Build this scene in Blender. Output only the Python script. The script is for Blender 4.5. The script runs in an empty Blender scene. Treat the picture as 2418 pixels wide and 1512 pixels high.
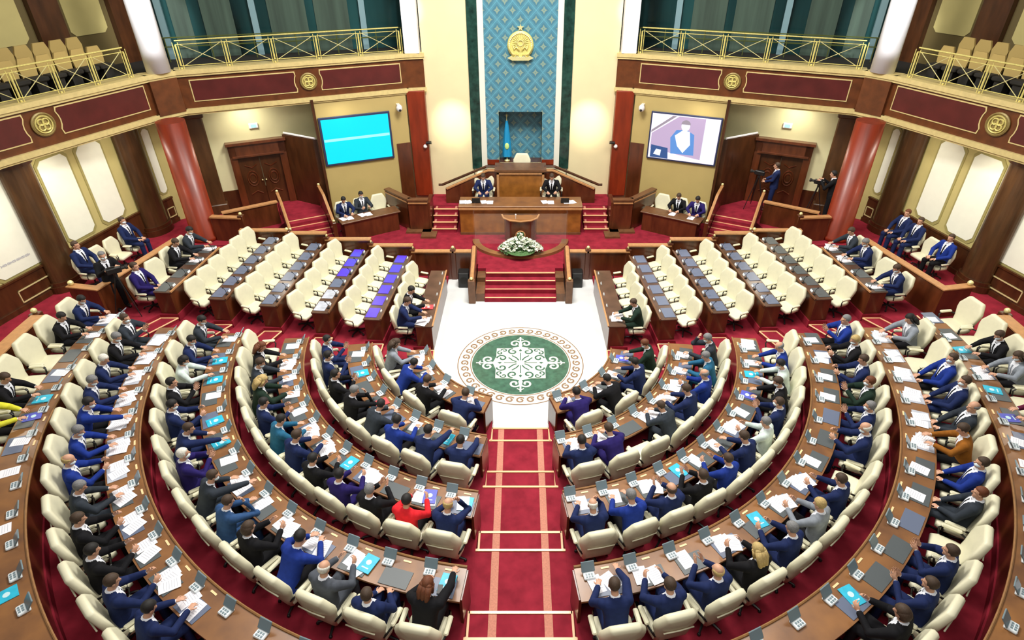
import bpy, math, random
from math import sin, cos, pi, radians, atan2, hypot, sqrt
from mathutils import Vector, Matrix
random.seed(7)
S = bpy.context.scene
COL = S.collection
# ---------------- camera, world, lights, exposure ----------------
cd = bpy.data.cameras.new('camera'); cam = bpy.data.objects.new('camera', cd); COL.objects.link(cam)
cam.location = (0, -14.453, 11.16); cam.rotation_euler = (radians(90-33.6), 0, 0)
cd.sensor_width = 36; cd.lens = 1424/2418*36; cd.shift_x = -20/2418; cd.clip_end = 200; cd.clip_start = .05
S.camera = cam
S.view_settings.view_transform = 'Standard'; S.view_settings.look = 'None'
S.view_settings.gamma = 1; S.view_settings.use_curve_mapping = False
S.view_settings.exposure = 0.1
w = bpy.data.worlds.new('hall_air'); S.world = w; w.use_nodes = True
w.node_tree.nodes['Background'].inputs[0].default_value = (1, .97, .93, 1)
w.node_tree.nodes['Background'].inputs[1].default_value = .12

def area(name, loc, size, power, color=(1, .96, .9), rot=(0, 0, 0), sy=None):
    l = bpy.data.lights.new(name, 'AREA'); l.energy = power; l.color = color; l.size = size
    if sy: l.shape = 'RECTANGLE'; l.size_y = sy
    o = bpy.data.objects.new(name, l); o.location = loc; o.rotation_euler = rot; COL.objects.link(o); return o
def spot(name, loc, target, power, angle, blend=.6, color=(1, .9, .7), r=.1):
    l = bpy.data.lights.new(name, 'SPOT'); l.energy = power; l.color = color; l.spot_size = radians(angle); l.spot_blend = blend; l.shadow_soft_size = r
    o = bpy.data.objects.new(name, l); o.location = loc
    o.rotation_euler = (Vector(target)-Vector(loc)).to_track_quat('-Z', 'Y').to_euler(); COL.objects.link(o); return o
area('ceiling_light_panel', (0, 1.5, 15.2), 4.5, 2700)
area('ceiling_light_panel', (0, -13, 15.5), 7, 950)
area('ceiling_light_panel', (-7, -1, 15), 4, 650)
area('ceiling_light_panel', (7, -1, 15), 4, 650)
spot('wall_glow_spot', (-2.75, 7.9, 5.6), (-2.75, 10.35, 4.3), 420, 42, 1)  # spots added for the glow on the cream walls, no fixture modelled
spot('wall_glow_spot', (2.75, 7.9, 5.6), (2.75, 10.35, 4.3), 420, 42, 1)
for s in (-1, 1):
    for (x_, y_, e_) in ((10.2, 8.3, 45), (12.9, 5.2, 22), (13.5, 2.9, 26), (14.0, .6, 26), (14.2, -1.8, 22), (6.6, 8.3, 14)):
        area('under_balcony_fill', (s*x_, y_, 5.45), .5, e_, (1, .93, .78))  # fill lamps added under the balcony to brighten the dark walls
    spot('balcony_spot', (s*9, 2, 14), (s*14, 9, 7.5), 500, 60, .8, (1, .95, .85))
for s in (-1, 1):
    spot('column_fill_spot', (s*9.5, 1.5, 9.5), (s*11.98, 6.75, 8.4), 1800, 22, .5, (1, 1, 1)); spot('pilaster_fill_spot', (s*3.2, 5.5, 9.5), (s*4.1, 10.2, 8.4), 500, 14, .5, (1, 1, 1))  # added spots that whiten the upper columns and pilasters

# ---------------- materials ----------------
MATS = {}
def mat(name, col, rough=.5, metal=0, spec=.5, noise=0, nscale=20, emit=0, alpha=1, stretch=None, col2=None, bump=0, trans=0, coat=0):
    if name in MATS: return MATS[name]
    m = bpy.data.materials.new(name); m.use_nodes = True; nt = m.node_tree; b = nt.nodes['Principled BSDF']
    b.inputs['Base Color'].default_value = (*col, 1); b.inputs['Roughness'].default_value = rough
    b.inputs['Metallic'].default_value = metal; b.inputs['Specular IOR Level'].default_value = spec
    b.inputs['Coat Weight'].default_value = coat; b.inputs['Coat Roughness'].default_value = .15
    if trans: b.inputs['Transmission Weight'].default_value = trans
    if emit: b.inputs['Base Color'].default_value = (*[c_*.15 for c_ in col], 1); b.inputs['Emission Color'].default_value = (*col, 1); b.inputs['Emission Strength'].default_value = emit
    if alpha < 1: b.inputs['Alpha'].default_value = alpha
    if noise or col2:
        tc = nt.nodes.new('ShaderNodeTexCoord'); mp = nt.nodes.new('ShaderNodeMapping'); n = nt.nodes.new('ShaderNodeTexNoise')
        nt.links.new(tc.outputs['Object'], mp.inputs[0]); nt.links.new(mp.outputs[0], n.inputs['Vector'])
        if stretch: mp.inputs['Scale'].default_value = stretch
        n.inputs['Scale'].default_value = nscale; n.inputs['Detail'].default_value = 4
        r = nt.nodes.new('ShaderNodeValToRGB'); nt.links.new(n.outputs[0], r.inputs[0])
        r.color_ramp.elements[0].position = .3; r.color_ramp.elements[1].position = .7
        c2 = col2 or tuple(min(1, c*(1+noise)) for c in col); c1 = col if col2 else tuple(c*(1-noise) for c in col)
        r.color_ramp.elements[0].color = (*c1, 1); r.color_ramp.elements[1].color = (*c2, 1)
        nt.links.new(r.outputs[0], b.inputs['Base Color'])
        if bump:
            bp = nt.nodes.new('ShaderNodeBump'); bp.inputs['Strength'].default_value = bump; bp.inputs['Distance'].default_value = .01
            nt.links.new(n.outputs[0], bp.inputs['Height']); nt.links.new(bp.outputs[0], b.inputs['Normal'])
    MATS[name] = m; return m
marble = mat('white_marble', (.74, .76, .75), .15, noise=.04, nscale=1.5, coat=.3)
carpet = mat('red_carpet', (.27, .02, .036), .95, spec=.1, noise=.22, nscale=3.5, bump=.2)
carpet_stripe = mat('beige_carpet_stripe', (.56, .24, .17), .95, spec=.1, noise=.12, nscale=30)
nosing = mat('gold_nosing', (.95, .55, .28), .4, metal=.0, coat=.3)
wood = mat('mahogany', (.1, .026, .008), .3, noise=.35, nscale=5, stretch=(1, 1, .25), coat=.4)
redwood = mat('red_mahogany', (.23, .026, .006), .4, noise=.3, nscale=4, stretch=(1, 1, .2), coat=.1)
burl = mat('crimson_burl_panel', (.1, .015, .013), .35, noise=.2, nscale=2, coat=.2)
darkwood = mat('dark_brown_wood', (.065, .021, .006), .35, noise=.35, nscale=5, stretch=(1, 1, .25), coat=.3)
oak = mat('light_brown_wood', (.16, .075, .037), .3, col2=(.32, .145, .05), nscale=1.6, coat=.15)
honey = mat('honey_brown_veneer', (.3, .115, .02), .35, noise=.3, nscale=3, coat=.3)
trimwood = mat('tan_wood_trim', (.5, .25, .1), .4, noise=.12, nscale=10)
edgewood = mat('brown_wood_edge', (.16, .07, .03), .35, noise=.2, nscale=6)
cream = mat('cream_leather', (.78, .75, .54), .5, noise=.03, nscale=8, coat=.1)
blackmetal = mat('black_metal', (.012, .012, .012), .4)
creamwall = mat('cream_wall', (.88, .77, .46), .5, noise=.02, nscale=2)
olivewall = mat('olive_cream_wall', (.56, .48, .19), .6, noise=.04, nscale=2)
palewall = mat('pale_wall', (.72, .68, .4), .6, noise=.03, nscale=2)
whitepanel = mat('white_fabric_panel', (.92, .93, .78), .7, noise=.02, nscale=4)
tanline = mat('tan_moulding', (.38, .33, .12), .5)
gold = mat('polished_gold', (.85, .75, .25), .35, metal=.25, noise=.15, nscale=25)
brass = mat('pale_brass', (.88, .82, .4), .35, metal=.4)
goldband = mat('pale_gold_band', (.72, .58, .25), .4, noise=.08, nscale=8)
whitecol = mat('white_column', (.92, .93, .97), .5)
green = mat('dark_green_marble', (.014, .05, .038), .18, noise=.5, nscale=5, coat=.3)
greenfloor = mat('green_floor_marble', (.05, .13, .08), .25, noise=.3, nscale=6)
palestone = mat('pale_stone', (.84, .84, .72), .4)
tanstone = mat('tan_stone', (.27, .16, .09), .5, noise=.1, nscale=12)
darkglass = mat('dark_teal_glass', (.012, .05, .052), .12, noise=.8, nscale=.7, stretch=(1, 1, .1), coat=.2)
mullion = mat('blue_white_mullion', (.26, .42, .47), .4)
curtain = mat('grey_green_curtain', (.06, .1, .075), .7, noise=.3, nscale=4, stretch=(1, 1, .05))
cyan = mat('screen_cyan', (.0, .72, .86), .4, emit=1.0)
screenwhite = mat('screen_white', (.92, .86, .98), .4, emit=1.0)
screenblue = mat('screen_blue', (.12, .3, .7), .4, emit=.9)
screendark = mat('screen_dark_blue', (.04, .1, .28), .4, emit=.9)
screenlilac = mat('screen_lilac', (.55, .42, .62), .4, emit=.9)
screengrey = mat('screen_grey', (.35, .3, .36), .4, emit=.9)
screenskin = mat('screen_pale', (.8, .85, .95), .4, emit=1.)
bezel = mat('navy_bezel', (.03, .04, .1), .4)
paper = mat('white_paper', (.9, .9, .95), .7)
text = mat('printed_grey', (.45, .46, .52), .7)
folder = mat('cyan_folder', (.03, .48, .68), .4, noise=.15, nscale=9)
folderw = mat('folder_emblem', (.6, .85, .9), .4)
redfolder = mat('red_folder', (.6, .07, .08), .5)
pad = mat('grey_leather_pad', (.095, .11, .115), .35)
bluepad = mat('blue_grey_leather_pad', (.14, .17, .25), .3)
violetshine = mat('violet_reflection_pad', (.1, .05, .68), .25)  # violet reflection on the desks, painted in as a pad colour
paleshine = mat('pale_reflection_pad', (.5, .53, .6), .25, noise=.15, nscale=6)  # white-grey desk gloss painted in as a pale pad colour
termw = mat('terminal_white', (.78, .84, .86), .5)
termg = mat('terminal_grey_glass', (.2, .27, .3), .2)
leafm = mat('green_leaves', (.07, .16, .05), .6, noise=.4, nscale=30)
petal = mat('white_petals', (.85, .9, .76), .6, noise=.08, nscale=30)
flagblue = mat('sky_blue_cloth', (.01, .3, .6), .6)
pilw = mat('brown_pilaster_wood', (.075, .034, .012), .35, noise=.35, nscale=5, stretch=(1, 1, .2), coat=.3)
fasciaw = mat('fascia_brown_wood', (.13, .038, .01), .35, noise=.25, nscale=4, coat=.2)
midtrim = mat('brown_edge_moulding', (.3, .15, .055), .4, noise=.12, nscale=10)
strtop = mat('dark_brown_desktop', (.1, .052, .032), .28, noise=.3, nscale=2.5, coat=.15)
olivegold = mat('aged_gold', (.32, .24, .08), .45, metal=.2, noise=.2, nscale=20)
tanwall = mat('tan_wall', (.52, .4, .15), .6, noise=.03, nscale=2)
flagsun = mat('yellow_emblem_cloth', (.6, .85, .3), .6)
camwhite = mat('camera_white', (.85, .82, .82), .4)
seatyellow = mat('yellow_wood_seatback', (.5, .36, .12), .5)
darkseat = mat('dark_upholstery', (.02, .018, .015), .8)
glassm = mat('clear_glass', (.9, .95, .92), .05, alpha=.035)
skinm = mat('skin', (.62, .34, .22), .55)
lipm = mat('lips', (.4, .12, .1), .5)
eyem = mat('eyes', (.02, .015, .012), .3)
shirtm = mat('white_shirt', (.82, .85, .92), .7)
maskm = mat('face_mask', (.75, .87, .92), .7)
shoem = mat('black_shoe', (.012, .012, .012), .3)
SUIT = {'n': ('navy', (.012, .022, .085)), 'N': ('bright blue', (.012, .035, .24)), 'k': ('black', (.008, .008, .01)), 'd': ('dark grey', (.03, .038, .05)),
 'g': ('grey', (.08, .09, .11)), 'b': ('steel blue', (.03, .08, .2)), 't': ('teal blue', (.02, .12, .22)), 'r': ('red', (.72, .02, .03)), 'p': ('purple-navy', (.02, .012, .11)),
 'w': ('white', (.62, .72, .68)), 'o': ('rust brown', (.28, .1, .012)), 's': ('light grey', (.25, .28, .32)), 'v': ('dark green', (.012, .028, .018)), 'y': ('yellow', (.72, .7, .05)), 'm': ('maroon', (.12, .01, .04))}
SM = {k: mat(v[0].replace(' ', '_').replace('-', '_')+'_cloth', v[1], .85, spec=.2, noise=.12, nscale=14) for k, v in SUIT.items()}
HAIR = {'d': ('dark', (.012, .01, .009)), 'b': ('brown', (.06, .035, .02)), 'g': ('grey', (.2, .2, .2)), 'w': ('white', (.72, .7, .62)), 'l': ('blond', (.5, .36, .14)), 'a': ('auburn', (.14, .04, .012))}
HM = {k: mat(v[0]+'_hair', v[1], .7, noise=.25, nscale=60) for k, v in HAIR.items()}

def lattice_material():
    m = bpy.data.materials.new('blue_lattice_wallcovering'); m.use_nodes = True; nt = m.node_tree; b = nt.nodes['Principled BSDF']; b.inputs['Roughness'].default_value = .35
    N = nt.nodes.new; L = nt.links.new
    def M(op, a, bb=None):
        n = N('ShaderNodeMath'); n.operation = op
        for i, v in enumerate((a, bb)):
            if v is None: continue
            if isinstance(v, (int, float)): n.inputs[i].default_value = v
            else: L(v, n.inputs[i])
        return n.outputs[0]
    def mix(f, c1, c2):
        n = N('ShaderNodeMix'); n.data_type = 'RGBA'; L(f, n.inputs[0])
        for i, c in ((6, c1), (7, c2)):
            if isinstance(c, tuple): n.inputs[i].default_value = (*c, 1)
            else: L(c, n.inputs[i])
        return n.outputs[2]
    tc = N('ShaderNodeTexCoord'); sp = N('ShaderNodeSeparateXYZ'); L(tc.outputs['Object'], sp.inputs[0])
    x = M('DIVIDE', sp.outputs[0], .58); z = M('DIVIDE', sp.outputs[2], .62)
    u = M('ADD', x, z); v = M('SUBTRACT', x, z)
    fu = M('SUBTRACT', M('FRACT', M('ADD', u, 100.5)), .5); fv = M('SUBTRACT', M('FRACT', M('ADD', v, 100.5)), .5)
    au = M('ABSOLUTE', fu); av = M('ABSOLUTE', fv)
    # four-petal rosette around each lattice point
    px = M('ABSOLUTE', M('ADD', fu, fv)); pz = M('ABSOLUTE', M('SUBTRACT', fu, fv))
    star = M('ADD', M('MAXIMUM', au, av), M('MULTIPLY', M('MULTIPLY', px, pz), 3.0))
    ros = M('LESS_THAN', star, .235); ring = M('LESS_THAN', M('MAXIMUM', au, av), .33); hole = M('LESS_THAN', M('ADD', px, pz), .1)
    line = M('GREATER_THAN', M('MAXIMUM', au, av), .475)
    fine = N('ShaderNodeTexNoise'); fine.inputs['Scale'].default_value = 7; L(tc.outputs['Object'], fine.inputs['Vector'])
    base = mix(fine.outputs[0], (.05, .2, .3), (.13, .34, .42))
    c = mix(line, base, (.13, .38, .5)); c = mix(ring, c, (.07, .21, .29)); c = mix(ros, c, (.26, .36, .29)); c = mix(hole, c, (.12, .28, .32))
    L(c, b.inputs['Base Color']); return m
lattice = lattice_material()

# ---------------- mesh helpers ----------------
class MB:
    def __init__(s): s.v = []; s.f = []; s.m = []; s.mi = 0
    def add(s, vs, fs, M=None):
        o = len(s.v)
        for v in vs:
            s.v.append(tuple(M @ Vector(v)) if M is not None else tuple(v))
        for f in fs: s.f.append(tuple(i+o for i in f)); s.m.append(s.mi)
        return s
    def box(s, c, d, rz=0, M=None, bev=0):
        x, y, z = (k/2 for k in d)
        if bev:
            pts = []
            for sx in (-1, 1):
                for sy in (-1, 1):
                    pass
            prof = [(-x+bev, -y), (x-bev, -y), (x, -y+bev), (x, y-bev), (x-bev, y), (-x+bev, y), (-x, y-bev), (-x, -y+bev)]
            vs = [(a*(1-bev/x*.8), b*(1-bev/y*.8), -z) for a, b in prof]+[(a, b, -z+bev) for a, b in prof]+[(a, b, z-bev) for a, b in prof]+[(a*(1-bev/x*.8), b*(1-bev/y*.8), z) for a, b in prof]
            fs = [tuple(range(7, -1, -1)), tuple(range(24, 32))]
            for l in range(3):
                for i in range(8): fs.append((l*8+i, l*8+(i+1) % 8, l*8+8+(i+1) % 8, l*8+8+i))
        else:
            vs = [(a, b, cc) for cc in (-z, z) for a, b in ((-x, -y), (x, -y), (x, y), (-x, y))]
            fs = [(3, 2, 1, 0), (4, 5, 6, 7), (0, 1, 5, 4), (1, 2, 6, 5), (2, 3, 7, 6), (3, 0, 4, 7)]
        T = Matrix.Translation(c) @ Matrix.Rotation(rz, 4, 'Z')
        return s.add(vs, fs, M @ T if M is not None else T)
    def prism(s, poly, z0, z1, M=None):
        n = len(poly); vs = [(p[0], p[1], z0) for p in poly]+[(p[0], p[1], z1) for p in poly]
        return s.add(vs, [tuple(range(n-1, -1, -1)), tuple(range(n, 2*n))]+[(i, (i+1) % n, n+(i+1) % n, n+i) for i in range(n)], M)
    def tube(s, pts, r, seg=8, M=None, closed=False, flat=1):
        pts = [Vector(p) for p in pts]; n = len(pts); rr = r if isinstance(r, (list, tuple)) else [r]*n; vs = []; fs = []
        prev = None
        for i, p in enumerate(pts):
            if closed: t = pts[(i+1) % n]-pts[i-1]
            else: t = pts[min(i+1, n-1)]-pts[max(i-1, 0)]
            t.normalize()
            if prev is None:
                a = Vector((0, 0, 1)) if abs(t.z) < .9 else Vector((1, 0, 0))
            else: a = prev
            u = (a-t*a.dot(t)).normalized(); prev = u; w_ = t.cross(u)
            for k in range(seg):
                an = 2*pi*k/seg; q = p+u*cos(an)*rr[i]*flat+w_*sin(an)*rr[i]; vs.append(tuple(q))
        m = n if closed else n-1
        for i in range(m):
            for k in range(seg):
                a = i*seg+k; b = i*seg+(k+1) % seg; c = ((i+1) % n)*seg
                fs.append((a, b, c+(k+1) % seg, c+k))
        if not closed: fs += [tuple(range(seg-1, -1, -1)), tuple((n-1)*seg+k for k in range(seg))]
        return s.add(vs, fs, M)
    def lathe(s, prof, c=(0, 0, 0), seg=16, M=None):
        vs = []; fs = []
        for r, z in prof:
            for k in range(seg): vs.append((c[0]+r*cos(2*pi*k/seg), c[1]+r*sin(2*pi*k/seg), c[2]+z))
        for i in range(len(prof)-1):
            for k in range(seg): fs.append((i*seg+k, i*seg+(k+1) % seg, (i+1)*seg+(k+1) % seg, (i+1)*seg+k))
        fs += [tuple(range(seg-1, -1, -1)), tuple((len(prof)-1)*seg+k for k in range(seg))]
        return s.add(vs, fs, M)
    def ell(s, c, r, M=None, seg=14, rings=9, rot=None):
        vs = []; fs = []
        for i in range(1, rings):
            t = pi*i/rings
            for k in range(seg): vs.append((r[0]*sin(t)*cos(2*pi*k/seg), r[1]*sin(t)*sin(2*pi*k/seg), r[2]*cos(t)))
        top = len(vs); vs += [(0, 0, r[2]), (0, 0, -r[2])]
        for i in range(rings-2):
            for k in range(seg): fs.append((i*seg+k, (i+1)*seg+k, (i+1)*seg+(k+1) % seg, i*seg+(k+1) % seg))
        for k in range(seg): fs.append((top, k, (k+1) % seg)); fs.append((top+1, (rings-2)*seg+(k+1) % seg, (rings-2)*seg+k))
        T = Matrix.Translation(c)
        if rot is not None: T = T @ rot
        return s.add(vs, fs, M @ T if M is not None else T)
    def strip(s, A, B, M=None):   # quads between two polylines
        n = len(A); return s.add(list(A)+list(B), [(i, i+1, n+i+1, n+i) for i in range(n-1)], M)
    def mesh(s, name, mats, smooth=False):
        me = bpy.data.meshes.new(name); me.from_pydata(s.v, [], s.f)
        for m in mats: me.materials.append(m)
        if len(mats) > 1: me.polygons.foreach_set('material_index', s.m)
        if smooth: me.polygons.foreach_set('use_smooth', [True]*len(s.f))
        me.update(); return me
    def build(s, name, mats, parent=None, smooth=False, auto=False):
        if not isinstance(mats, (list, tuple)): mats = [mats]
        return link(name, s.mesh(name, mats, smooth), parent)
def link(name, me, parent=None):
    o = bpy.data.objects.new(name, me); COL.objects.link(o)
    if parent is not None: o.parent = parent
    return o
def tag(o, label, cat, group=None, kind=None):
    o['label'] = label; o['category'] = cat
    if group: o['group'] = group
    if kind: o['kind'] = kind
    return o
def empty(name, loc=(0, 0, 0), rz=0, label=None, cat=None, group=None):
    o = bpy.data.objects.new(name, None); COL.objects.link(o); o.location = loc; o.rotation_euler = (0, 0, rz); o.empty_display_size = .2
    if label: tag(o, label, cat, group)
    return o
def struct(o): o['kind'] = 'structure'; return o
def copy_tree(o, parent=None):
    c = o.copy(); COL.objects.link(c); c.parent = parent
    for ch in o.children: copy_tree(ch, c)
    return c
ORD = ['first', 'second', 'third', 'fourth', 'fifth', 'sixth', 'seventh', 'eighth', 'ninth', 'tenth', 'eleventh', 'twelfth', 'thirteenth', 'fourteenth', 'fifteenth', 'sixteenth', 'seventeenth']
SIDE = {-1: 'left', 1: 'right'}

# ---------------- layout numbers (metres, medallion centre = origin, marble = z 0) ----------------
R = [2.64, 4.23, 5.95, 7.57, 9.21, 10.8]; Y0 = [-.03, -.09, -.21, -.48, -.83, -1.33]
PH0 = [10, 6.4, 4, 2, 0, -1.8]; XA = [.74, .78, .86, .94, 1.0, 1.05]
PH1 = [math.degrees(math.acos(XA[k]/R[k])) for k in range(6)]
XS = [2.66, 4.2, 5.72, 7.22, 8.66, 10.2]          # straight rows: inner edge at the near end
TILT = [.02, .08, .085, .085, .085, .085]
LEN = [3.5, 4.15, 4.1, 4.1, 4.0, 2.9]
def fl(k): return .15+.24*k                        # floor of tier k (0-based)
def hd(k): return .9+.24*k                         # desktop height
def arc(k, r, ph, s, z=0): return (s*r*cos(radians(ph)), Y0[k]-r*sin(radians(ph)), z)

# ================= FLOOR =================
fb = MB(); n = 64
fb.prism([(-3.0, -3.45), (3.0, -3.45), (3.0, 5.2), (-3.0, 5.2)], -.3, 0)
floor = struct(fb.build('floor', marble))
def flat_disc(name, r0, r1, z, m, seg=96):
    b = MB(); b.strip([(r0*cos(2*pi*i/seg), r0*sin(2*pi*i/seg), z) for i in range(seg+1)], [(r1*cos(2*pi*i/seg), r1*sin(2*pi*i/seg), z) for i in range(seg+1)]); return b.build(name, m, floor)
_rz = [0]
def ribbon(b, pts, wd, z):
    _rz[0] += 1; z += (_rz[0] % 23)*.00006
    A = []; B = []
    for i, p in enumerate(pts):
        q0 = pts[max(i-1, 0)]; q1 = pts[min(i+1, len(pts)-1)]; dx, dy = q1[0]-q0[0], q1[1]-q0[1]; l = hypot(dx, dy) or 1
        w2 = (wd[i] if isinstance(wd, list) else wd)/2
        A.append((p[0]-dy/l*w2, p[1]+dx/l*w2, z)); B.append((p[0]+dy/l*w2, p[1]-dx/l*w2, z))
    b.strip(B, A)
md = MB(); md.prism([(1.46*cos(2*pi*i/72), 1.46*sin(2*pi*i/72)) for i in range(72)], .001, .004); md.build('medallion_disc', greenfloor, floor)
flat_disc('medallion_ring', 1.47, 1.9, .003, palestone)
rg = MB()
for r in (1.50, 1.885):
    ribbon(rg, [(r*cos(2*pi*i/96), r*sin(2*pi*i/96)) for i in range(97)], .03, .006)
for i in range(36):
    a0 = 2*pi*i/36; pts = []
    for j in range(20):                       # running scroll: a spiral that unrolls into a wave
        t = j/19; an = -pi*.5+t*2.3*pi; rad = .035+.085*t
        lx = rad*cos(an)*1.1; ly = rad*sin(an)
        pts.append((lx, ly))
    q = []
    for lx, ly in pts:
        rr = 1.70+ly; th = a0+lx/1.70; q.append((rr*cos(th), rr*sin(th)))
    ribbon(rg, q, .05, .007)
rg.build('scroll_border', tanstone, floor)
om = MB(); om2 = MB()
def spiral(cx, cy, r0, a0, turns, sgn, n=22):
    return [(cx+r0*(1-.8*i/(n-1))*cos(a0+sgn*turns*2*pi*i/(n-1)), cy+r0*(1-.8*i/(n-1))*sin(a0+sgn*turns*2*pi*i/(n-1))) for i in range(n)]
def rotp(pts, a): return [(x*cos(a)-y*sin(a), x*sin(a)+y*cos(a)) for x, y in pts]
star = []
for i in range(16):
    r = (1.04, .80, .84, .80)[i % 4]; a = i*pi/8+pi/4; star.append((r*cos(a), r*sin(a)))
om.prism(star, .005, .007)
for q in range(4):
    a = q*pi/2
    for s in (-1, 1):
        ribbon(om, rotp([(s*x, y) for x, y in spiral(.17, .98, .17, pi, 1.15, -1)], a), .06, .0075)
        ribbon(om, rotp([(0, .78), (s*.04, .9), (s*.02, 1.0)], a), .05, .0075)
    ribbon(om, rotp([(0, .7), (0, 1.34)], a), .05, .0075)
    ribbon(om, rotp([(-.1, 1.2), (0, 1.26), (.1, 1.2)], a), .04, .0075)
    for s in (-1, 1):                       # dark scrolls on the star
        ribbon(om2, rotp([(s*x, y) for x, y in spiral(.23, .56, .16, pi/2, 1.1, -1)], a), .055, .0085)
        ribbon(om2, rotp([(s*.05, .12), (s*.12, .24), (s*.26, .36)], a), .045, .0085)
        ribbon(om2, rotp([(s*x, y) for x, y in spiral(.5, .62, .1, 0, 1.0, 1)], a), .045, .0085)
    ribbon(om2, rotp([(0, .12), (0, .5)], a), .03, .0085)
    om2.prism(rotp([(0, .56), (.05, .62), (0, .7), (-.05, .62)], a), .008, .009)
om.build('white_ornament', palestone, floor); om2.build('dark_scrolls', greenfloor, floor)

# tiers (carpeted terraces), one object per tier and side
def bound(k, s, z, off=0):
    """boundary polyline of tier k from the stage, past the walkway, round to the aisle"""
    if k < 6:
        x0 = XS[k]+off+(.1 if k == 0 else 0); xf = x0-TILT[k]*4.6
        p = [(s*xf, 5.2, z), (s*x0, .62, z), (s*(x0+.55), .6, z), (s*(R[k]*cos(radians(PH0[k]))+.55+off), -.45, z)]
        p += [arc(k, R[k]+off, PH0[k]+(PH1[k]-PH0[k])*i/40, s, z) for i in range(41)]
    else:
        p = [(s*12.9, 5.2, z), (s*12.9, .62, z), (s*12.9, .6, z), (s*12.95, -.45, z)]
        p += [(s*12.95*cos(radians(a)), -1.0-12.95*sin(radians(a)), z) for a in [85*i/40 for i in range(41)]]
    return p
for s in (-1, 1):
    for k in range(6):
        b = MB(); A = bound(k, s, fl(k)); B = bound(k+1, s, fl(k)); A0 = bound(k, s, fl(k)-.3)
        b.strip(A, B); b.strip(A0, A)
        b.add([A[-1], B[-1], (B[-1][0], B[-1][1], fl(k)-.4), (A[-1][0], A[-1][1], fl(k)-.4)], [(0, 1, 2, 3)])
        b.add([A[0], B[0], (B[0][0], B[0][1], fl(k)-.4), (A[0][0], A[0][1], fl(k)-.4)], [(0, 1, 2, 3)])
        t = struct(b.build('floor', carpet)); t['label'] = f'red carpeted terrace {ORD[k]} from the marble, {SIDE[s]} side'
        # beige band along the walkway end of the curved seats
        xa = R[k]*cos(radians(PH0[k]))+.6; xb = (XS[k+1] if k < 5 else 12.4)+.1
        if k < 5: xb = R[k+1]*cos(radians(PH0[k+1]))+.5
        sb = MB(); sb.box((s*(xa+xb)/2, -.50, fl(k)+.004), (abs(xb-xa), .1, .006)); sb.build('carpet_stripe', carpet_stripe, t)
        # half-height step with nosing in the walkway
        zz = fl(k)-.12; xm = (XS[k]+R[k]*cos(radians(PH0[k])))/2; h = MB()
        q = [(s*(XS[k]+.02), .58), (s*(XS[k]+.54), .58), (s*(R[k]*cos(radians(PH0[k]))+.53), -.42), (s*(R[k]*cos(radians(PH0[k]))+.02), -.42)]
        if s > 0: q = q[::-1]
        st = empty('carpet_step', (q[0][0], q[0][1], fl(k)-.24) if k else (q[0][0], q[0][1], 0)); o0 = st.location.copy()
        tag(st, f'red carpeted half step with gold edging in cross walkway, {ORD[k]} from marble, {SIDE[s]}', 'step', 'half steps in the cross walkway')
        h.prism([(a-o0.x, b_-o0.y) for a, b_ in q], (fl(k)-.24 if k else 0)-o0.z-.02, zz-o0.z); h.build('tread', carpet, st)
        e = MB(); pp = [(a-o0.x, b_-o0.y, zz-o0.z+.008) for a, b_ in q]
        for i in range(4): e.tube([pp[i], pp[(i+1) % 4]], .022, 6)
        e.build('edging', nosing, st)
# central aisle
AY = [-2.88, -4.54, -6.41, -8.3, -10.2]; AN = [-3.42, -5.12, -6.95, -8.87, -10.8]
HW = [.74, .81, .85, .93, 1.0]
b = MB()
for i in range(5):
    y0 = AN[i]; y1 = (AN[i+1] if i < 4 else -13); b.box((0, (y0+y1)/2, fl(i)-.255), (2.3 if i else 2.0, y0-y1, .5))
aisle = struct(b.build('floor', carpet)); aisle['label'] = 'red carpeted central aisle climbing between the curved desks'
for i in range(5):
    y0 = AN[i]; y1 = (AN[i+1]+.55 if i < 4 else -13)
    for s in (-1, 1): sb = MB(); sb.box((s*.5, (y0+y1)/2, fl(i)+.003), (.15, y0-y1, .006)); sb.build('carpet_stripe', carpet_stripe, aisle)
for i in range(5):
    st = empty('aisle_step', (0, AN[i], fl(i)-.24 if i else 0)); zt = .12 if i else .075
    tag(st, f'wide carpeted step with gold edging across central aisle, {ORD[i]} up from the marble', 'step', 'steps of the central aisle')
    d = AY[i]-AN[i]; h = MB(); h.box((0, d/2, (zt-.1)/2), (2*HW[i]+.05, d, zt+.1)); h.build('tread', carpet, st)
    h = MB(); 0
    for s in (-1, 1): h = MB(); h.box((s*.5, d/2, zt+.003), (.15, d-.06, .006)); h.build('carpet_stripe', carpet_stripe, st)
    e = MB(); w0 = HW[i]
    e.box((0, d-.025, zt+.006), (2*w0, .05, .03)); e.box((0, -.0, fl(i)-st.location.z+.004), (2*w0+.1, .05, .03))
    for s in (-1, 1): e.box((s*w0, d/2, zt+.006), (.04, d, .03)); e.box((s*(w0+.01), .02, (fl(i)-st.location.z)/2+zt/2), (.04, .04, .14))
    e.build('edging', nosing, st)
# ================= STAGE (podium) =================
ZA = .62; YB = 3.52
b = MB()
b.box((0, 7.75, ZA-.35), (4.0, 5.2, .7)); b.box((0, 4.98, ZA-.35), (3.1, .33, .7))
for s in (-1, 1):
    b.prism([(s*2, 5.15), (s*8.3, 5.15), (s*8.3, 8.4), (s*4.5, 10.35), (s*2, 10.35)][::s], -.1, ZA)
stage = struct(b.build('floor', carpet)); stage['label'] = 'red carpeted stage floor behind the marble oval'
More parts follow.
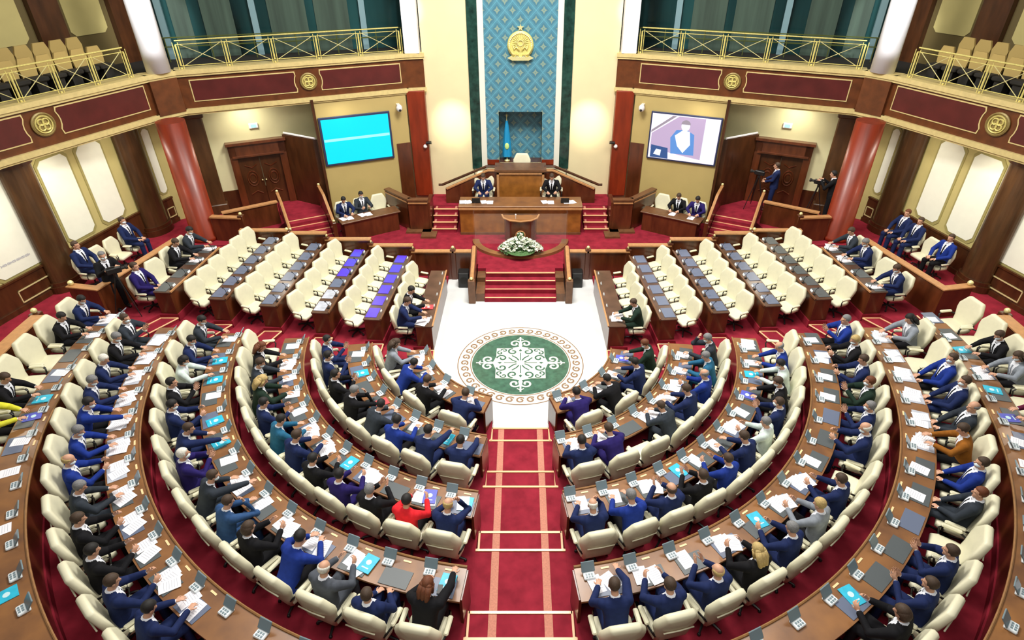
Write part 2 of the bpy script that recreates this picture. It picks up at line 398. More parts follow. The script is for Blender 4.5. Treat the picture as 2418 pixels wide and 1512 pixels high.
# stage stair
st = empty('stage_stair', (0, YB, 0)); tag(st, 'red carpeted stair with tan nosings from the marble up to the flowers', 'stairs')
b = MB(); e = MB()
for i in range(4):
    b.box((0, i*.32+.12, .155*(i+1)/2), (2.5, .24 if i == 3 else .32, .155*(i+1))) if i < 3 else b.box((0, 1.125, .31), (2.5, .33, .62))
    e.box((0, i*.32+.01, .155*(i+1)-.012), (2.46, .05, .035))
b.build('treads', carpet, st); e.build('nosings', nosing, st)
for s in (-1, 1):
    c = MB(); c.box((s*1.4, .8, .16), (.3, 1.6, .32)); c.box((s*1.4, 1.2, .4), (.3, .8, .2)); c.build('side_plinth', edgewood, st)
    c = MB()
    Mx = Matrix.Translation((s*1.68, 0, 0)) @ Matrix.Rotation(pi/2, 4, 'X') @ Matrix.Identity(4)
    prof = [(-.1, 0), (1.7, 0), (1.7, 1.25), (1.2, 1.1), (.16, .78), (-.1, .78)]
    c.add([(s*1.58, y, z) for y, z in prof]+[(s*1.78, y, z) for y, z in prof], [tuple(range(6)), tuple(range(11, 5, -1))]+[(i, 6+i, 6+(i+1) % 6, (i+1) % 6) for i in range(6)])
    c.build('side_wall', wood, st)
    c = MB(); c.tube([(s*1.68, -.1, .81), (s*1.68, .16, .81), (s*1.68, 1.2, 1.13), (s*1.68, 1.7, 1.28)], .07, 6); c.build('cap_rail', trimwood, st)
    c = MB(); c.box((s*1.68, -.06, .45), (.24, .2, .9), bev=.02); c.build('newel_post', edgewood, st)
    c = MB(); c.ell((s*1.68, -.06, .95), (.06, .06, .06)); c.build('ball_finial', brass, st, True)
# curved platform in front of the lectern
RP = 1.87; YP = 7.0
b = MB(); pts = [(RP*cos(pi+pi*i/32), YP+RP*.8*sin(pi+pi*i/32)) for i in range(33)]
b.prism([(x, y-YP) for x, y in pts], ZA, ZA+.1)
pl = b.build('speaker_platform', carpet); pl.location = (0, YP, 0); tag(pl, 'low half-round carpeted platform with wooden rim under the lectern', 'platform')
b = MB(); b.strip([(x, y-YP, ZA+.106) for x, y in pts], [(x*.86, (y-YP)*.84, ZA+.106) for x, y in pts]); b.strip([(x*1.005, (y-YP)*1.005, ZA) for x, y in pts], [(x*1.005, (y-YP)*1.005, ZA+.106) for x, y in pts]); b.build('wooden_rim', oak, pl)
# lectern
le = empty('lectern', (0, 6.75, ZA+.1)); tag(le, 'curved mahogany speaker lectern behind the white flowers', 'lectern')
b = MB(); prof = [(-.62, .25), (-.55, -.02), (-.35, -.2), (0, -.28), (.35, -.2), (.55, -.02), (.62, .25)]
b.prism(prof, 0, .95); b.build('body', wood, le)
b = MB(); b.prism([(x*1.12, y*1.15) for x, y in prof], .95, 1.0); b.build('top', honey, le)
b = MB(); b.tube([(x*1.14, y*1.18, 1.0) for x, y in prof], .035, 8); b.build('curved_trim', trimwood, le)
b = MB(); b.tube([(.17*cos(2*pi*i/24), -.3, .42+.17*sin(2*pi*i/24)) for i in range(24)], .025, 8, closed=True); b.build('ring_emblem', trimwood, le)
b = MB(); b.tube([(-.18, -.05, 1.0), (-.18, -.06, 1.14)], .012); b.ell((-.18, -.06, 1.16), (.03, .03, .035)); b.build('microphone', camwhite, le)
# glass screens
gl = empty('glass_screen', (0, 6.4, ZA+.1)); tag(gl, 'tall clear glass screen standing around the lectern', 'glass screen')
for s in (-1, 0, 1):
    b = MB()
    if s: b.box((s*1.78, .75, .62), (.015, 1.1, 1.24))
    else: b.box((0, .2, .62), (3.5, .015, 1.24))
    b.build('glass_pane', glassm, gl)
# flowers
fo = empty('flower_arrangement', (0, 5.85, ZA+.1)); tag(fo, 'oval arrangement of white lilies and green leaves before the lectern', 'flowers')
b = MB(); l = MB()
for i in range(380):
    a = random.uniform(0, 2*pi); rr = sqrt(random.random()); x = .82*rr*cos(a); y = .36*rr*sin(a); z = .14+.48*(1-rr**2)*random.uniform(.8, 1)
    rot = Matrix.Rotation(random.uniform(0, 6), 4, 'Z') @ Matrix.Rotation(random.uniform(-.8, .8), 4, 'X')
    if i % 4 < 1:
        for k in range(5): l.ell((0, 0, 0), (.02, .07, .006), M=Matrix.Translation((x*1.05, y*1.05, z-.05)) @ rot @ Matrix.Rotation(k*1.25, 4, 'Z') @ Matrix.Rotation(.5, 4, 'X') @ Matrix.Translation((0, .06, 0)), seg=6, rings=4)
    else:
        for k in range(5): b.ell((0, 0, 0), (.024, .05, .01), M=Matrix.Translation((x, y, z)) @ rot @ Matrix.Rotation(k*1.257, 4, 'Z') @ Matrix.Rotation(.6, 4, 'X') @ Matrix.Translation((0, .035, 0)), seg=6, rings=4)
for i in range(30):
    rr = random.random(); z = .5+.3*rr; l.ell((random.uniform(-.12, .12), random.uniform(-.05, .05), z), (.02, .012, .07), seg=6, rings=4); b.ell((random.uniform(-.1, .1), random.uniform(-.08, .08), z), (.03, .03, .035), seg=6, rings=4)
b.build('white_petals', petal, fo); l.build('leaves', leafm, fo)
c = MB(); c.lathe([(.2, 0), (.5, .06), (.6, .16), (.4, .2)], seg=20); c.build('bowl', leafm, fo)
# presidium
ZP = 1.25
b = MB(); b.box((0, 9.35, ZP-.32), (4.9, 2.1, .62)); b.box((-3.1, 9.75, ZP-.32), (1.3, 1.3, .62)); b.box((3.1, 9.75, ZP-.32), (1.3, 1.3, .62))
pf = struct(b.build('floor', carpet)); pf['label'] = 'raised red carpeted floor behind the presidium desk'
pd = empty('presidium_desk', (0, 7.62, ZA)); tag(pd, 'long wooden presidium desk with honey front panel below the tall podium', 'desk')
b = MB(); b.box((0, .04, .58), (4.76, .08, 1.16)); b.build('front_panel', honey, pd)
for s in (-1, 1): b = MB(); b.box((s*2.36, .45, .58), (.1, .8, 1.16)); b.build('end_panel', wood, pd)
b = MB(); b.box((0, .42, 1.2), (4.86, 1.0, .06), bev=.015); b.build('desktop', oak, pd)
b = MB(); b.box((0, -.1, 1.13), (4.8, .05, .06)); b.build('front_trim', trimwood, pd)
b = MB(); b.box((0, .03, .05), (4.8, .12, .1)); b.build('plinth', edgewood, pd)
# side stairs up to the presidium
for s in (-1, 1):
    st = empty('side_stair', (s*3.05, 7.6, ZA)); tag(st, f'narrow red stair with white nosings beside presidium desk, {SIDE[s]} side', 'stairs', 'stairs beside the presidium desk')
    b = MB(); e = MB(); c = MB()
    for i in range(4):
        b.box((0, i*.3+.15+.2, .157*(i+1)/2), (.95, .3, .157*(i+1))); e.box((0, i*.3+.21, .157*(i+1)+.005), (1.0, .06, .03))
    e2 = MB()
    for q in (-1, 1):
        for i in range(4): e2.box((q*.4, i*.3+.35, .157*(i+1)+.006), (.08, .28, .012))
    b.build('treads', carpet, st); e.build('nosings', nosing, st); e2.build('edge_bands', carpet_stripe, st)
    b = MB()
    q = [(3.58, 7.45), (4.5, 7.45), (5.35, 9.1), (5.2, 9.25), (4.35, 7.65), (3.58, 7.65)]
    # stepped panelled wing wall beside the stair
    wg = empty('wing_wall', (s*4.2, 8.0, ZA)); tag(wg, f'panelled wooden wing wall with tan rail beside the {SIDE[s]} stage stair', 'partition', 'wing walls of the stage')
    def seg_wall(p0, p1, z1, th, par, m=honey):
        c = MB(); dx, dy = p1[0]-p0[0], p1[1]-p0[1]; L_ = hypot(dx, dy)
        c.box((0, 0, z1/2), (L_, th, z1)); o = c.build('wall_panel', m, par); o.location = ((p0[0]+p1[0])/2-par.location.x, (p0[1]+p1[1])/2-par.location.y, 0); o.rotation_euler = (0, 0, atan2(dy, dx))
        c = MB(); c.box((0, 0, z1+.03), (L_+.04, th+.06, .06)); o2 = c.build('cap_rail', edgewood, par); o2.location = o.location; o2.rotation_euler = o.rotation_euler
        c = MB(); c.box((0, -th/2-.02, z1-.08), (L_, .03, .05)); o3 = c.build('tan_trim', trimwood, par); o3.location = o.location; o3.rotation_euler = o.rotation_euler
    if s < 0: seg_wall((-4.45, 8.05), (-3.68, 8.05), 1.28, .2, wg, wood); seg_wall((-5.5, 9.2), (-4.42, 8.1), 1.28, .2, wg, wood)
    else: seg_wall((3.68, 8.05), (4.45, 8.05), 1.28, .2, wg, wood); seg_wall((4.42, 8.1), (5.5, 9.2), 1.28, .2, wg, wood)
    c = MB(); c.box((0, 0, .6), (.14, .9, 1.2)); o = c.build('inner_cheek', wood, wg); o.location = (s*3.66-wg.location.x, 8.45-8.0, 0)
    c = MB(); c.box((-s*.55, -.3, .04), (.6, .9, .08)); c.box((-s*.1, -.05, .04), (1.0, .5, .08)); c.build('plinth', edgewood, wg)
# tall speaker podium behind presidium, ramps
sp = empty('speaker_podium', (0, 9.25, ZP)); tag(sp, 'tall central wooden podium with tan frame below the coat of arms', 'podium')
b = MB(); b.box((0, .1, .7), (1.95, .2, 1.4)); b.build('front_panel', honey, sp)
e = MB()
for s in (-1, 1): e.box((s*.92, -.02, .68), (.09, .08, 1.36))
e.box((0, -.02, 1.33), (1.93, .08, .09)); e.build('tan_frame', trimwood, sp)
b = MB(); b.box((0, .35, 1.45), (2.1, .9, .08)); b.build('top', edgewood, sp)
for s in (-1, 1):
    b = MB(); prof = [(.98, 1.42), (1.35, 1.42), (3.1, .62), (3.1, 0), (.98, 0)]
    b.add([(s*x, .1, z) for x, z in prof]+[(s*x, .25, z) for x, z in prof], [tuple(range(5)), tuple(range(9, 4, -1))]+[(i, 5+i, 5+(i+1) % 5, (i+1) % 5) for i in range(5)]); b.build('sloping_side_panel', wood, sp)
    b = MB(); b.tube([(s*.98, .1, 1.4), (s*1.33, .1, 1.4), (s*3.05, .1, .62)], .05, 6); b.build('tan_trim', trimwood, sp)
    b = MB(); b.tube([(s*.98, .3, 1.5), (s*1.4, .3, 1.5), (s*3.25, .3, .72), (s*3.4, .3, .72)], .055, 8); b.build('handrail', darkwood, sp)
b = MB(); b.box((0, 9.97, 1.52), (2.6, .74, .56)); bx = struct(b.build('floor', edgewood)); bx['label'] = 'raised wooden floor behind the central podium'

# ================= WALLS =================
def wall_seg(name, p0, p1, z0, z1, m, th=.2, back=1):
    """vertical wall slab whose visible face runs p0-p1 (thickness away from the hall)"""
    dx, dy = p1[0]-p0[0], p1[1]-p0[1]; L_ = hypot(dx, dy); b = MB(); b.box((L_/2, 0, (z1-z0)/2), (L_, th, z1-z0))
    o = b.build(name, m); nx, ny = -dy/L_, dx/L_
    if nx*(p0[0])+ny*(p0[1]+2) < 0: nx, ny = -nx, -ny
    o.location = (p0[0]+nx*th/2, p0[1]+ny*th/2, z0); o.rotation_euler = (0, 0, atan2(dy, dx)); return o
def onwall(parent_or_none, name, p0, p1, s0, s1, z0, z1, depth, m, out=0, kind=None):
    dx, dy = p1[0]-p0[0], p1[1]-p0[1]; L_ = hypot(dx, dy); ux, uy = dx/L_, dy/L_; nx, ny = -uy, ux
    if nx*p0[0]+ny*(p0[1]+2) > 0: nx, ny = -nx, -ny     # toward the hall
    b = MB(); b.box((0, 0, 0), (s1-s0, depth, z1-z0)); o = b.build(name, m, parent_or_none)
    sm = (s0+s1)/2; o.location = (p0[0]+ux*sm+nx*(depth/2+out), p0[1]+uy*sm+ny*(depth/2+out), (z0+z1)/2); o.rotation_euler = (0, 0, atan2(dy, dx)); return o
class Frame:   # local frame on a wall: x along, y out of the wall towards the hall, z up
    def __init__(f, p0, p1):
        dx, dy = p1[0]-p0[0], p1[1]-p0[1]; L_ = hypot(dx, dy); f.L = L_; f.p0 = p0; f.u = (dx/L_, dy/L_); f.n = (-dy/L_, dx/L_)
        if f.n[0]*p0[0]+f.n[1]*(p0[1]+2) > 0: f.n = (-f.n[0], -f.n[1])
    def mat(f, s, z, out=0):
        M = Matrix.Identity(4); M.col[0][:3] = (f.u[0], f.u[1], 0); M.col[1][:3] = (f.n[0], f.n[1], 0); M.col[2][:3] = (0, 0, 1)
        M.col[3][:3] = (f.p0[0]+f.u[0]*s+f.n[0]*out, f.p0[1]+f.u[1]*s+f.n[1]*out, z); return M
def place(o, M):
    if M.determinant() < 0: # mirrored frame: flip x
        M = M.copy(); M.col[0] = -M.col[0]
    o.matrix_world = M; return o
YW = 10.35
b = MB()
for s in (-1, 1): b.box((s*2.87, YW+.15, 6.6), (1.8, .3, 10.8))
b.box((0, YW+.15, 1.7), (3.84, .3, 1.7))
for s in (-1, 1): b.box((s*4.25, YW+.25, 3.3), (1.3, .2, 5.2))
wb = struct(b.build('wall_back', creamwall))
b = MB()
for s in (-1, 1): b.box((s*1.81, YW+.08, 7.2), (.4, .26, 9.6))
b.build('green_marble_border', green, wb)
b = MB()
for s in (-1, 1): b.box((s*1.5, YW+.06, 7.2), (.22, .22, 9.6))
b.build('white_border', palestone, wb)
b = MB(); b.box((0, YW+.16, 8.36), (2.8, .2, 7.3)); [b.box((s*1.14, YW+.16, 3.58), (.52, .2, 2.26)) for s in (-1, 1)]
b.build('blue_lattice_panel', lattice, wb)
b = MB(); b.box((0, YW+1.0, 3.6), (1.8, .1, 2.3)); b.build('niche_back', lattice, wb)
b = MB(); [b.box((s*.89, YW+.6, 3.6), (.04, .8, 2.3)) for s in (-1, 1)]; b.box((0, YW+.6, 4.73), (1.8, .8, .06)); b.build('niche_lining', green, wb)
b = MB(); b.box((0, YW+.45, 2.5), (2.8, .9, .1)); b.build('niche_floor', wood, wb)
b = MB(); [b.box((s*1.14, YW+.03, 2.62), (.5, .06, .26)) for s in (-1, 1)]; b.build('red_skirting', redwood, wb)
# coat of arms
em = empty('wall_emblem', (0, YW+.02, 7.2)); tag(em, 'round gold coat of arms mounted high on the blue lattice panel', 'emblem')
def yz(b): return b
RX = Matrix.Rotation(pi/2, 4, 'X')
b = MB(); b.lathe([(.5, 0), (.5, .06), (.46, .09), (.3, .07), (.0001, .07)], seg=40, M=RX); b.build('disc', gold, em, True)
b = MB()
for k in range(40): a = 2*pi*k/40; b.ell((.42*cos(a), -.11, .42*sin(a)), (.03, .03, .03), seg=6, rings=4)
for k in range(24): a = 2*pi*k/24; b.tube([(.1*cos(a), -.09, .08+.1*sin(a)), (.3*cos(a), -.1, .08+.3*sin(a))], .01, 4)
b.tube([(.1*cos(2*pi*i/20), -.1, .08+.1*sin(2*pi*i/20)) for i in range(20)], .02, 6, closed=True); b.build('rays', brass, em)
b = MB()
for s in (-1, 1):
    b.tube([(s*.08, -.1, -.35), (s*.3, -.12, -.3), (s*.42, -.12, -.1), (s*.4, -.12, .1)], [.05, .05, .04, .01], 6)
    b.tube([(s*.05, -.12, -.18), (s*.16, -.13, -.05), (s*.24, -.13, -.14), (s*.3, -.13, .05)], [.03, .03, .03, .012], 6)
b.build('winged_horses', gold, em, True)
b = MB(); b.box((0, -.09, -.47), (.62, .08, .13)); b.prism([(-.5, -.0), (-.3, .1), (-.3, -.1)], -.02, .02, M=Matrix.Translation((0, -.08, -.45)) @ RX); b.prism([(.5, 0), (.3, -.1), (.3, .1)], -.02, .02, M=Matrix.Translation((0, -.08, -.45)) @ RX); b.build('ribbon', brass, em)
b = MB(); b.prism([((.13 if i % 2 == 0 else .055)*sin(2*pi*i/10), (.13 if i % 2 == 0 else .055)*cos(2*pi*i/10)) for i in range(10)][::-1], 0, .05, M=Matrix.Translation((0, -.02, .6)) @ RX); b.build('star', brass, em)
# niche: flag, chair comes later
fg = empty('flag', (-.57, 10.82, 2.55)); tag(fg, 'draped sky blue flag on pole in the wall niche', 'flag')
b = MB(); b.lathe([(.12, 0), (.12, .05), (.02, .07), (.018, 1.85)], seg=12); b.ell((0, 0, 1.9), (.035, .035, .06)); b.build('pole', brass, fg, True)
b = MB(); A = []
for j in range(9):
    t = j/8; z = .2+1.5*t; rr = .17-.13*t**1.5
    A.append([((rr*(1+.22*sin(5*2*pi*k/20)))*cos(2*pi*k/20), (rr*(1+.22*sin(5*2*pi*k/20)))*sin(2*pi*k/20)*.6, z) for k in range(20)])
for j in range(8):
    for k in range(20): b.add([A[j][k], A[j][(k+1) % 20], A[j+1][(k+1) % 20], A[j+1][k]], [(0, 1, 2, 3)])
b.build('cloth', flagblue, fg, True)
b = MB(); b.ell((0, -.09, .66), (.1, .05, .14)); b.build('sun_emblem', flagsun, fg, True)

C_ = dict(F1=(4.4, 10.1), F2=(11.6, 7.0), E1=(4.5, 10.05), E2=(7.75, 8.65), G1=(8.3, 10.1), G2=(12.2, 8.3), A=(13.4, 7.4), B=(13.95, 5.7), Cc=(14.55, 2.7), D=(15.15, .1), F3=(12.2, 6.2), F4=(14.2, 1.6))
def sx(p, s): return (p[0]*s, p[1])
def cross_mould(frame, s0, s1, z0, z1, name, m, par, out=.03, th=.03, dep=.03):
    b = MB(); M = frame.mat(0, 0)
    for a in ((s0, s1, z0, z0+th), (s0, s1, z1-th, z1), (s0, s0+th, z0, z1), (s1-th, s1, z0, z1)):
        b.box(((a[0]+a[1])/2, out, (a[2]+a[3])/2), (a[1]-a[0], dep, a[3]-a[2]), M=M)
    return b.build(name, m, par)
def octo(s0, s1, z0, z1, c=.14):
    return [(s0+c, z0), (s1-c, z0), (s1, z0+c), (s1, z1-c), (s1-c, z1), (s0+c, z1), (s0, z1-c), (s0, z0+c)]
def panel(frame, poly, d0, d1, name, m, par):
    b = MB(); M = frame.mat(0, 0); n_ = len(poly)
    vs = [(x, d0, z) for x, z in poly]+[(x, d1, z) for x, z in poly]
    b.add(vs, [tuple(range(n_)), tuple(range(2*n_-1, n_-1, -1))]+[(i, n_+i, n_+(i+1) % n_, (i+1) % n_) for i in range(n_)], M); return b.build(name, m, par)
def medallion(frame, s_, z_, r, label, grp=None, out=.12):
    M = frame.mat(s_, z_, out); e = empty('gold_medallion', M.translation); e.rotation_euler = (0, 0, atan2(-frame.n[0], frame.n[1])+pi)
    tag(e, label, 'medallion', grp)
    b = MB(); b.lathe([(r, 0), (r, .04), (r*.9, .06), (r*.82, .03), (.0001, .03)], seg=28, M=RX); b.build('disc', olivegold, e)
    b = MB()
    for k in range(4):
        a = k*pi/2+pi/4; b.tube([(r*.3*cos(a)+r*.25*cos(2*pi*i/12), -.05, r*.3*sin(a)+r*.25*sin(2*pi*i/12)) for i in range(12)], .022, 5, closed=True)
    b.tube([(r*.7*cos(2*pi*i/24), -.05, r*.7*sin(2*pi*i/24)) for i in range(24)], .02, 5, closed=True); b.build('ornament', gold, e)
    return e
def railing(frame, s0, s1, nb, label, grp, z0=6.95, h=.88, out=-.12):
    M0 = frame.mat(0, 0); org = frame.mat((s0+s1)/2, z0, out).translation; e = empty('balcony_railing', org); tag(e, label, 'railing', grp)
    def bb(name, fn, m=gold):
        b = MB(); fn(b); o = b.build(name, m, e); o.matrix_parent_inverse = Matrix.Translation(-org); return o
    P_ = lambda s_, z_: tuple((M0 @ Vector((s_, out, z_))))
    bb('top_rail', lambda b: b.tube([P_(s0, z0+h), P_(s1, z0+h)], .022, 6))
    bb('lower_rail', lambda b: [b.tube([P_(s0, z0+zz), P_(s1, z0+zz)], .012, 6) for zz in (.1, h-.12)])
    for i in range(nb+1):
        sc = s0+(s1-s0)*i/nb
        def post(b, sc=sc):
            for d in (-.08, .08): b.tube([P_(sc+d, z0), P_(sc+d, z0+h-.05)], .013, 6)
            b.tube([P_(sc, z0+.1), P_(sc, z0+h-.12)], .028, 8); b.ell(P_(sc, z0+.02), (.035, .035, .035), seg=8, rings=5)
        bb('post', post)
    for i in range(nb):
        a = s0+(s1-s0)*i/nb+.12; c = s0+(s1-s0)*(i+1)/nb-.12
        bb('cross_brace', lambda b: (b.tube([P_(a, z0+.1), P_(c, z0+h-.12)], .011, 5), b.tube([P_(a, z0+h-.12), P_(c, z0+.1)], .011, 5)), brass)
    return e
for s in (-1, 1):
    sd = SIDE[s]; g = {k: sx(v, s) for k, v in C_.items()}
    # red pilaster beside the centre wall, white pilaster above the balcony
    b = MB(); b.box((0, 0, 2.15), (.7, .35, 4.3), bev=.03); o = b.build('red_pilaster', redwood); o.location = (s*4.1, 10.17, 1.3); tag(o, f'glossy red mahogany pilaster {sd} of the cream centre wall', 'pilaster', 'red pilasters by the centre wall')
    b = MB(); b.box((0, 0, 2.6), (.55, .4, 5.2)); o = b.build('white_pilaster', whitecol); o.location = (s*4.1, 10.3, 6.95); tag(o, f'white pilaster above balcony beside centre wall, {sd} side', 'pilaster', 'white pilasters')
    # fascia bay 1 with the corner piece toward centre
    F = Frame(g['F1'], g['F2'])
    def fascia(p0, p1, tagname, d=1.0):
        f_ = Frame(p0, p1); L_ = f_.L; b = MB(); M = f_.mat(0, 0); b.box((L_/2, -.25, 6.22), (L_, .5, 1.2), M=M); o = struct(b.build('trim_'+tagname, fasciaw)); o['label'] = 'dark wood balcony front'
        b = MB(); b.box((L_/2, -.2, 6.88), (L_+.06, .62, .14), M=M); b.box((L_/2, .02, 6.77), (L_+.04, .1, .07), M=M); b.build('upper_gold_band', goldband, o)
        b = MB(); b.box((L_/2, -.2, 5.62), (L_+.06, .6, .15), M=M); b.box((L_/2, -.1, 5.52), (L_, .3, .08), M=M); b.build('lower_gold_band', goldband, o)
        return f_, o
    f0, o0 = fascia((s*3.72, 10.28), g['F1'], '1')
    f1, o1 = fascia(g['F1'], g['F2'], '2')
    for a, c in ((.2, 3.2), (4.05, 7.5)):
        arcx = 3.62
        def shape(a, c, ins):
            pts = []
            if a < 3: pts = [(a+ins, 5.9+ins), (c-ins, 5.9+ins)]+[(arcx-(.47+ins)*cos(t), 6.25+(.47+ins)*sin(t)) for t in (-.5, -.25, 0, .25, .5)]+[(c-ins, 6.62-ins), (a+ins, 6.62-ins)]
            else: pts = [(c-ins, 6.62-ins), (a+ins, 6.62-ins)]+[(arcx+(.47+ins)*cos(t), 6.25+(.47+ins)*sin(t)) for t in (.5, .25, 0, -.25, -.5)]+[(a+ins, 5.9+ins), (c-ins, 5.9+ins)]
            return pts
        panel(f1, shape(a, c, 0), 0, .02, 'gold_frame', goldband, o1); panel(f1, shape(a, c, .035), .018, .026, 'crimson_panel', burl, o1)
    medallion(f1, 3.62, 6.25, .3, f'round gold medallion on balcony front above the {sd} doorway', 'balcony medallions', .02)
    f2, o2 = fascia(g['F2'], g['F3'], '3')
    b = MB(); b.box((f2.L/2, .06, 6.2), (f2.L*.9, .14, 1.1), M=f2.mat(0, 0)); b.build('pier', fasciaw, o2)
    f3, o3 = fascia(g['F3'], g['F4'], '4')
    arc3 = 3.55
    for a, c in ((.15, 3.2), (4.0, 5.0)):
        if a < 1: mk = lambda ins: [(a+ins, 5.9+ins), (c-.12-ins, 5.9+ins)]+[(arc3-(.5+ins)*cos(t), 6.3+(.5+ins)*sin(t)) for t in (-.5, -.25, 0, .25, .5)]+[(c-.12-ins, 6.68-ins), (a+ins, 6.68-ins)]
        else: mk = lambda ins: [(c, 6.68-ins), (a+ins, 6.68-ins)]+[(arc3+(.5+ins)*cos(t), 6.3+(.5+ins)*sin(t)) for t in (.5, .25, 0, -.25, -.5)]+[(a+ins, 5.9+ins), (c, 5.9+ins)]
        panel(f3, mk(0), 0, .02, 'gold_frame', goldband, o3); panel(f3, mk(.035), .018, .026, 'crimson_panel', burl, o3)
    medallion(f3, 3.55, 6.3, .33, f'round gold medallion on the side balcony front at far {sd}', 'balcony medallions', .02)
    f4, o4 = fascia(g['F4'], (s*14.9, -2.5), '5')
    railing(f1, .1, 7.6, 5, f'gilded metal railing with crossed braces along balcony above {sd} doorway', 'balcony railings')
    railing(f3, .35, 4.9, 4, f'gilded metal railing before yellow seats on the far {sd} balcony', 'balcony railings')
    # balcony floor + glass wall + back wall
    b = MB(); b.prism([(s*3.7, 10.5), (s*4.4, 10.3), (s*11.7, 7.2), (s*12.3, 6.3), (s*14.3, 1.6), (s*15.2, -3), (s*19, -3), (s*19, 10), (s*12, 14), (s*3.7, 14)][::s], 6.6, 6.85); bf = struct(b.build('floor', darkseat)); bf['label'] = f'dark balcony floor {sd}'
    gp0, gp1 = (s*3.7, 12.5), (s*13.6, 9.4); gf = Frame(gp0, gp1)
    b = MB(); b.box((gf.L/2, -.05, 3.0), (gf.L, .1, 6), M=gf.mat(0, 6.85)); gw = struct(b.build('window_1' if s < 0 else 'window_2', darkglass))
    b = MB()
    for q in (.25, .63, .93): b.box((gf.L*q, .08, 3), (.22, .14, 6), M=gf.mat(0, 6.85))
    b.build('mullions', mullion, gw)
    b = MB()
    for a, c in ((.05, .1), (.3, .42), (.45, .58), (.7, .8), (.84, .9)): b.box((gf.L*(a+c)/2, .02, 3), (gf.L*(c-a), .05, 6), M=gf.mat(0, 6.85))
    b.build('curtains', curtain, gw)
    b = MB()
    for q in range(7): b.tube([tuple(gf.mat(0, 6.85) @ Vector((gf.L*(q+.5)/7, .7, 0))), tuple(gf.mat(0, 6.85) @ Vector((gf.L*(q+.5)/7, .7, .8)))], .02, 5)
    for zz in (.8, .5): b.tube([tuple(gf.mat(0, 6.85) @ Vector((.1, .7, zz))), tuple(gf.mat(0, 6.85) @ Vector((gf.L, .7, zz)))], .02, 5)
    b.build('inner_handrail', mat('dark_olive_metal', (.1, .12, .03), .4), gw)
    # side balcony back wall with panels
    hp0, hp1 = (s*13.8, 10.0), (s*17.6, 1.5); hf = Frame(hp0, hp1)
    b = MB(); b.box((hf.L/2, -.1, 2.8), (hf.L, .2, 5.6), M=hf.mat(0, 6.85)); hw = struct(b.build('wall_'+sd, mat('olive_brown_wall', (.13, .095, .03), .6)))
    b = MB()
    for q in (.8, 3.4, 6.0, 8.6): b.box((q, .12, 2.8), (.9, .24, 5.6), M=hf.mat(0, 6.85))
    b.build('dark_pilasters', darkwood, hw)
    for a, c in ((1.45, 2.75), (4.1, 5.3), (6.7, 7.9)):
        panel(hf, octo(a, c, 7.9, 10.5), .0, .03, 'pale_panel', olivewall, hw)
    # balcony seats
    n_b = 0
    for row in range(2):
        for q in range(9 if row == 0 else 8):
            sc = .55+q*.53; M = f3.mat(sc, 6.85, -.95-row*.85); z_ = row*.2
            e = empty('balcony_chair', M.translation); e.rotation_euler = (0, 0, atan2(-f3.n[0], f3.n[1]))
            if n_b == 0 and s < 0:
                b = MB(); b.box((0, .0, .42), (.48, .45, .12), bev=.03); sA = b.build('seat', darkseat, e)
                b = MB(); pr = [(-.2, .3), (.2, .3), (.25, .75), (.17, .98), (-.17, .98), (-.25, .75)]
                b.add([(x, -.24, z) for x, z in pr]+[(x, -.31, z) for x, z in pr], [tuple(range(5, -1, -1)), tuple(range(6, 12))]+[(i, (i+1) % 6, 6+(i+1) % 6, 6+i) for i in range(6)]); sB = b.build('backrest', seatyellow, e)
                b = MB(); b.box((0, 0, .18), (.3, .3, .36)); sC = b.build('pedestal', darkseat, e)
            else:
                for src in (sA, sB, sC): c2 = src.copy(); COL.objects.link(c2); c2.parent = e
            e.location.z += z_; e.scale = (1, 1, 1)
            tag(e, f'yellow-backed balcony seat, {ORD[q]} from the white column, {"front" if row == 0 else "back"} row, far {sd}', 'seat', f'yellow seats on the far {sd} balcony'); n_b += 1
    if True:
        b = MB(); b.box((2.6, -1.8, .1), (4.9, .9, .2), M=f3.mat(0, 6.85)); b.build('balcony_riser', darkseat, bf)
    # columns
    b = MB(); b.lathe([(.52, 0), (.52, .12), (.47, .18), (.45, 4.25)], seg=32); o = b.build('red_column', redwood, smooth=False); o.data.polygons.foreach_set('use_smooth', [len(p.vertices) == 4 for p in o.data.polygons]); o.location = (s*11.62, 5.85, 1.35); tag(o, f'thick glossy red mahogany column carrying the balcony, {sd} side', 'column', 'red columns')
    b = MB(); b.lathe([(.37, 0), (.37, 6)], seg=32); o = b.build('white_column', whitecol); o.data.polygons.foreach_set('use_smooth', [len(p.vertices) == 4 for p in o.data.polygons]); o.location = (s*11.98, 6.75, 6.95); tag(o, f'bright white column rising from the balcony corner, {sd} side', 'column', 'white columns')
    # screen wall
    ef = Frame(g['E1'], g['E2'])
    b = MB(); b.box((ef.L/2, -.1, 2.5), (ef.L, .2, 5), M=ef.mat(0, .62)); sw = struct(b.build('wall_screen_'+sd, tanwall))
    b = MB(); b.box((.28, .02, 1.5), (.56, .05, 2.95), M=ef.mat(0, .62)); b.build('brown_wainscot', wood, sw)
    b = MB(); b.box((ef.L, .0, 2.5), (.1, .28, 5), M=ef.mat(0, .62)); b.build('edge_post', darkwood, sw)
    M = ef.mat(2.08, 4.0, .03)
    e = empty('wall_screen', M.translation); e.rotation_euler = (0, 0, atan2(-ef.n[0], ef.n[1])+pi)
    tag(e, 'wall-mounted screen glowing plain cyan with a pale band' if s < 0 else 'wall-mounted screen showing a speaker at a desk in pale light', 'screen')
    W_, H_ = 2.72, 1.86
    def rect(name, x0, x1, z0, z1, m, y=-.075, par=e):
        b = MB(); b.box(((x0+x1)/2, y, (z0+z1)/2), (x1-x0, .008, z1-z0)); return b.build(name, m, par)
